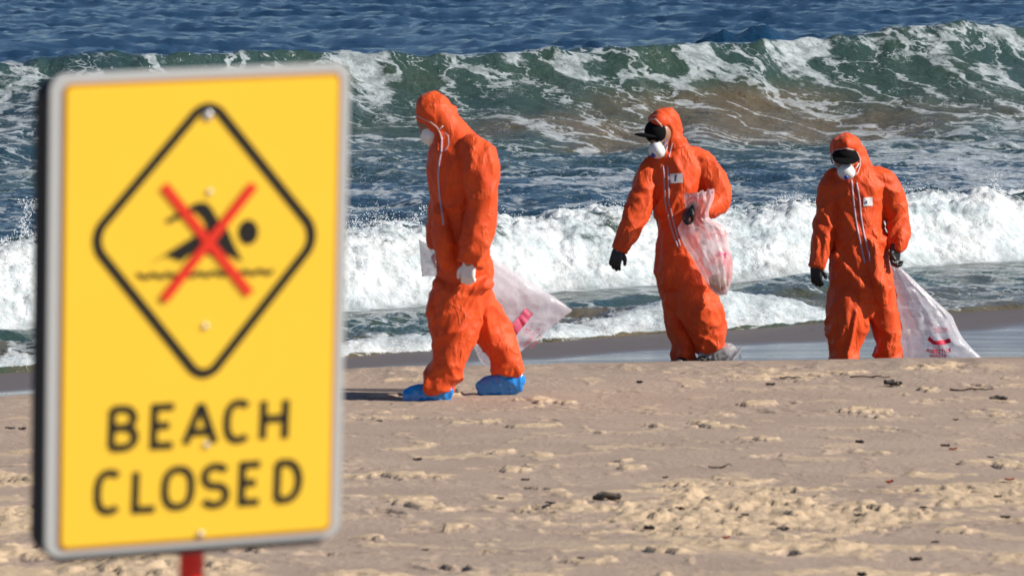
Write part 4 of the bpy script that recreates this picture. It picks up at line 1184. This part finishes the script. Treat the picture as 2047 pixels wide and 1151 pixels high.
# diamond with rounded corners
dm = [SP(416, 205), SP(628, 470), SP(406, 756), SP(186, 478)]
wl = .0150
def rounded(poly, r, n=9):
    out = []
    N = len(poly)
    for i in range(N):
        p = Vector(poly[i]); a = Vector(poly[i - 1]); b_ = Vector(poly[(i + 1) % N])
        d1 = (a - p).normalized(); d2 = (b_ - p).normalized()
        for k in range(n + 1):
            t_ = k / n
            out.append(tuple(((1 - t_) ** 2) * (p + d1 * r) + 2 * t_ * (1 - t_) * (p + (d1 + d2) * r * .14) + t_ * t_ * (p + d2 * r)))
    return out
stroke('diamond_outline', rounded([tuple(Vector(p) * 1.0) for p in spx([(416, 196), (636, 470), (406, 764), (178, 479)])], .030), wl, M['signblack'], closed=True)
# swimmer
def flat(name, pts, m, z=.0030, h=.0008, parent=None): return slab(name, spx(pts), z, z + h, m, parent or sign)
sw_ = flat('swimmer', [(296, 528), (345, 497), (392, 468), (412, 452), (404, 436), (388, 422), (336, 446), (328, 440), (392, 404), (412, 404), (424, 418), (436, 440), (452, 452), (466, 486), (484, 522), (452, 508), (424, 512), (392, 500), (360, 522), (330, 510)], M['signblack'])
flat('swimmer_head', [(495 + 20 * math.cos(t_), 463 + 25 * math.sin(t_)) for t_ in np.linspace(0, 2 * math.pi, 24, endpoint=False)], M['signblack'])
wv_ = [(272 + k * 3.0, 549 + 6.5 * abs(math.sin((k - 1) * .31)) - 3 - (k * 3) * .035 + (2 if k % 5 else 0)) for k in range(92)]
stroke('water_line', spx(wv_), .0065, M['signblack'])
zc[0] = .0044
stroke('red_cross_bar', spx([(326, 370), (498, 586)]), .0150, M['signred'])
zc[0] = .0058
stroke('red_cross_bar', spx([(506, 368), (325, 598)]), .0150, M['signred'])
# lettering as strokes on a 10 x 16 cell
def arc(cx, cy, rx, ry, a0, a1, n=14): return [(cx + rx * math.cos(R(a0 + (a1 - a0) * k / n)), cy + ry * math.sin(R(a0 + (a1 - a0) * k / n))) for k in range(n + 1)]
def sup(cx, cy, rx, ry, a0, a1, n=20, e=.8):
    o = []
    for k in range(n + 1):
        a = R(a0 + (a1 - a0) * k / n); c_, s_ = math.cos(a), math.sin(a)
        o.append((cx + rx * math.copysign(abs(c_) ** e, c_), cy + ry * math.copysign(abs(s_) ** e, s_)))
    return o
GL = {
 'B': [[(0, .0), (0, 1)], [(0, 1), (.5, 1)] + arc(.5, .76, .42, .24, 80, -80) + [(.5, .52), (.06, .52)], [(.06, .52), (.55, .52)] + arc(.55, .26, .45, .26, 80, -80) + [(.5, 0), (0, 0)]],
 'E': [[(1, 1), (.06, 1), (.06, 0), (1, 0)], [(.1, .52), (.8, .52)]],
 'A': [[(0, 0), (.5, 1.02)], [(.5, 1.02), (1, 0)], [(.2, .30), (.8, .30)]],
 'C': [sup(.55, .5, .5, .5, 48, 312)],
 'H': [[(.02, 0), (.02, 1)], [(.98, 0), (.98, 1)], [(.06, .53), (.94, .53)]],
 'L': [[(.08, 1), (.08, 0), (1, 0)]],
 'O': [sup(.5, .5, .5, .5, 0, 360, 36)],
 'S': [sup(.5, .745, .46, .255, 25, 262, 16, .9) + sup(.5, .25, .48, .25, 82, -155, 16, .9)],
 'D': [[(.04, 0), (.04, 1)], [(.04, 1), (.45, 1)] + arc(.45, .5, .53, .5, 85, -85) + [(.45, 0), (.04, 0)]],
}
def letter(ch, tl, tr, bl, parent_name='letter'):
    """corner pixels of the letter's cell"""
    pts = {}
    root = None
    for k, st in enumerate(GL[ch]):
        P_ = []
        for gx, gy in st:
            px_ = bl[0] + (tl[0] - bl[0]) * gy + (tr[0] - tl[0]) * gx; py_ = bl[1] + (tl[1] - bl[1]) * gy + (tr[1] - tl[1]) * gx
            P_.append(SP(px_, py_))
        zc[0] = .0030 + .00035 * k
        stroke('letter', P_, .0116, M['signblack'])
def word(s, cells, slope):
    for ch, (xl, xr, yt, yb) in zip(s, cells):
        dx = (yb - yt) * .015
        letter(ch, (xl + 3, yt), (xr + 3, yt - slope * (xr - xl)), (xl, yb))
word('BEACH', ((221, 268, 817, 894), (303, 344, 813, 890), (369, 428, 809, 886), (449, 495, 805, 879), (523, 569, 800, 876)), .05)
word('CLOSED', ((190, 236, 945, 1022), (265, 308, 942, 1018), (327, 380, 938, 1013), (404, 451, 932, 1009), (479, 516, 928, 1003), (550, 596, 924, 998)), .06)
for k, (px_, py_, r_) in enumerate(((414, 231, .0085), (417, 383, .0045), (408, 651, .0050), (411, 888, .0050), (399, 1066, .0055))):
    x_, y_ = SP(px_, py_)
    V, F = [], []
    ellipsoid_into(V, F, (x_, y_, .0034), (r_, r_, .0035), None, 14, 8)
    link('rivet', pymesh('rivet', V, F), M['rivet'], sign)
# post: upright, standing in the sand behind the board
sign_M = Matrix.Translation(ctr) @ Matrix((ux, uy, un)).transposed().to_4x4()
inv = sign_M.inverted()
pb = at(383, 1110, SD + .12); pr_ = .0195
gz = sandz(pb.x, pb.y)
top_w = at(392, 149, SD + .05)
post_top = Vector((top_w.x, top_w.y, top_w.z + .006)); 
dirp = (pb - post_top).normalized(); foot = post_top + dirp * ((post_top.z - gz + .3) / -dirp.z)
V, F = [], []
pts_ = [post_top.lerp(foot, k / 6) for k in range(7)]
pts_l = [inv @ p for p in pts_]
V = []; n_ = 24
axis = (pts_l[-1] - pts_l[0]).normalized(); e1 = axis.orthogonal().normalized(); e2 = axis.cross(e1)
for p in pts_l:
    for k in range(n_):
        a = 2 * math.pi * k / n_; V.append(p + e1 * math.cos(a) * pr_ + e2 * math.sin(a) * pr_)
for i in range(len(pts_l) - 1):
    for k in range(n_): F.append((i * n_ + k, i * n_ + (k + 1) % n_, (i + 1) * n_ + (k + 1) % n_, (i + 1) * n_ + k))
F.append(tuple(reversed(range(n_)))); F.append(tuple((len(pts_l) - 1) * n_ + k for k in range(n_)))
link('post', pymesh('post', V, F), M['post'], sign)

# ================================================================== BITS ON THE SAND
def sand_hit(px_, py_):
    D = 30.0
    for _ in range(14):
        p = at(px_, py_, D); z = sandz(p.x, D)
        D = D * (HC - z) / (HC - p.z)
    p = at(px_, py_, D); return Vector((p.x, D, sandz(p.x, D)))
def weed_mesh(seed, L_, r_):
    rr = random.Random(seed); V, F = [], []
    for k in range(3):
        a = rr.uniform(-.6, .6); pts = []
        for i in range(5):
            t_ = i / 4 - .5
            pts.append((t_ * L_ * math.cos(a) + rr.uniform(-1, 1) * r_ * .8, t_ * L_ * math.sin(a) + rr.uniform(-1, 1) * r_ + (k - 1) * r_ * .8, r_ * .6 + rr.uniform(0, 1.2) * r_, r_ * rr.uniform(.5, 1), r_ * rr.uniform(.35, .7)))
        tube_into(V, F, catmull(pts, 2), 7)
    return pymesh('seaweed_scrap', V, F)
def twig_mesh(seed, L_, r_):
    rr = random.Random(seed); V, F = [], []
    pts = []
    for i in range(7):
        t_ = i / 6 - .5
        pts.append((t_ * L_, rr.uniform(-1, 1) * L_ * .06, r_ * 1.2 + abs(rr.gauss(0, 1)) * r_ * 1.0, r_ * (1 - .5 * i / 6), r_ * (1 - .5 * i / 6)))
    tube_into(V, F, catmull(pts, 2), 7)
    pts = [(L_ * .05, 0, r_ * 1.5, r_ * .6, r_ * .6), (L_ * .2, L_ * .12, r_ * 2.5, r_ * .4, r_ * .4), (L_ * .3, L_ * .16, r_ * 3, r_ * .25, r_ * .25)]
    tube_into(V, F, catmull(pts, 2), 6)
    return pymesh('driftwood_twig', V, F)
def leaf_mesh(seed, L_):
    V, F = [], []
    for i in range(7):
        t_ = i / 6; wv2 = math.sin(math.pi * min(1, t_ * 1.02 + .02)) * L_ * .28
        for s_ in (-1, 0, 1): V.append(((t_ - .5) * L_, s_ * wv2, .004 + .35 * L_ * (t_ - .5) ** 2 + abs(s_) * L_ * .12))
    n0 = len(V)
    V += [(v[0], v[1], v[2] + .0015) for v in V]
    for i in range(6):
        for j in range(2):
            a = i * 3 + j; F.append((a, a + 3, a + 4, a + 1)); F.append((a + n0, a + 1 + n0, a + 4 + n0, a + 3 + n0))
    return pymesh('dead_leaf', V, F)
def put(name, me, m, px_, py_, rot, label, cat, group=None, s_=1.0, up=0.0):
    o = link(name, me, m); p = sand_hit(px_, py_); o.location = p + Vector((0, 0, up)); o.rotation_euler = (0, 0, rot); o.scale = (s_,) * 3
    return tag(o, label, cat, group)
def put_shared(name, me, px_, py_, rot, label, cat, group, s_):
    o = bpy.data.objects.new(name, me); C.objects.link(o)
    p = sand_hit(px_, py_); o.location = p; o.rotation_euler = (0, 0, rot); o.scale = (s_,) * 3
    return tag(o, label, cat, group)
put('driftwood_twig', twig_mesh(1, .24, .006), M['twig'], 1740, 757, .05, 'long thin dark twig lying on damp sand just below the rightmost walker', 'twig')
put('driftwood_twig', twig_mesh(2, .25, .006), M['twig'], 1943, 782, -.05, 'long dark twig on the sand near the right edge, below the dragged clear bag', 'twig')
put('driftwood_twig', twig_mesh(3, .12, .005), M['twig'], 1440, 936, .3, 'short forked twig lying on the yellow churned mound of sand', 'twig')
put('driftwood_twig', twig_mesh(4, .13, .006), M['twig'], 1580, 762, .2, 'short dark stick on flat sand between the middle and rightmost walkers', 'twig')
put('seaweed_scrap', weed_mesh(5, .085, .012), M['weed'], 1783, 773, -.3, 'black seaweed clump below the rightmost walker, left of the long twig', 'seaweed', s_=1.1)
put('seaweed_scrap', weed_mesh(6, .085, .010), M['weed'], 1996, 799, -.3, 'black seaweed clump closest to the right edge on the upper sand', 'seaweed', s_=1.1)
put('seaweed_scrap', weed_mesh(7, .10, .016), M['weed'], 1213, 998, .1, 'dark seaweed lump casting shadow at the left end of the churned mound', 'seaweed', s_=1.0)
put('seaweed_scrap', weed_mesh(17, .06, .010), M['weed'], 1410, 722, .1, 'small black seaweed scrap on the crest below the middle walker', 'seaweed', s_=1.0)
put('dead_leaf', leaf_mesh(1, .06), M['leaf'], 1778, 972, 1.2, 'reddish curled dead leaf leaning on a pale sand lump', 'leaf', s_=1.2, up=.01)
put('dead_leaf', leaf_mesh(2, .05), M['leaf'], 1905, 900, .5, 'small red brown leaf on flat sand right of centre, highest of the red leaves', 'leaf')
put('dead_leaf', leaf_mesh(3, .05), M['leaf'], 1452, 1078, .9, 'small orange leaf half buried at the foot of the churned mound', 'leaf')
put('dead_leaf', leaf_mesh(4, .05), M['leaf'], 2018, 962, .3, 'small orange leaf close to the right edge of the sand', 'leaf')
wm = [weed_mesh(30 + k, .06, .009) for k in range(4)]
for me_ in wm: me_.materials.append(M['weed'])
spots = [(1000, 997), (972, 1012), (922, 1067), (1082, 1043), (1060, 1025), (1038, 1076), (1100, 1020), (1160, 1118), (1265, 1007), (1300, 1060), (1490, 1030), (1540, 1031), (1565, 1060), (1715, 1032), (1697, 1061),
         (1870, 1084), (1995, 1000), (1790, 942), (1980, 915), (1830, 1120), (1455, 1138), (1725, 1150), (1050, 960), (765, 1093), (850, 1098), (1845, 1020), (1930, 1112), (1360, 1018), (1890, 892),
         (700, 840), (758, 843), (835, 920), (930, 811), (1280, 765), (1540, 770), (1655, 1104), (1910, 840), (1330, 955), (1560, 1000), (1720, 885), (2010, 1035), (1240, 1090), (20, 858), (45, 858)]
for k, (a, b_) in enumerate([q for n_i, q in enumerate(spots) if n_i % 3 != 2]):
    me_ = wm[k % 4]
    put_shared('seaweed_scrap', me_, a, b_, random.uniform(-.6, .6), 'small dark scrap of seaweed lying loose on the trodden sand', 'seaweed', 'small seaweed scraps scattered on the sand', random.uniform(.4, .85))
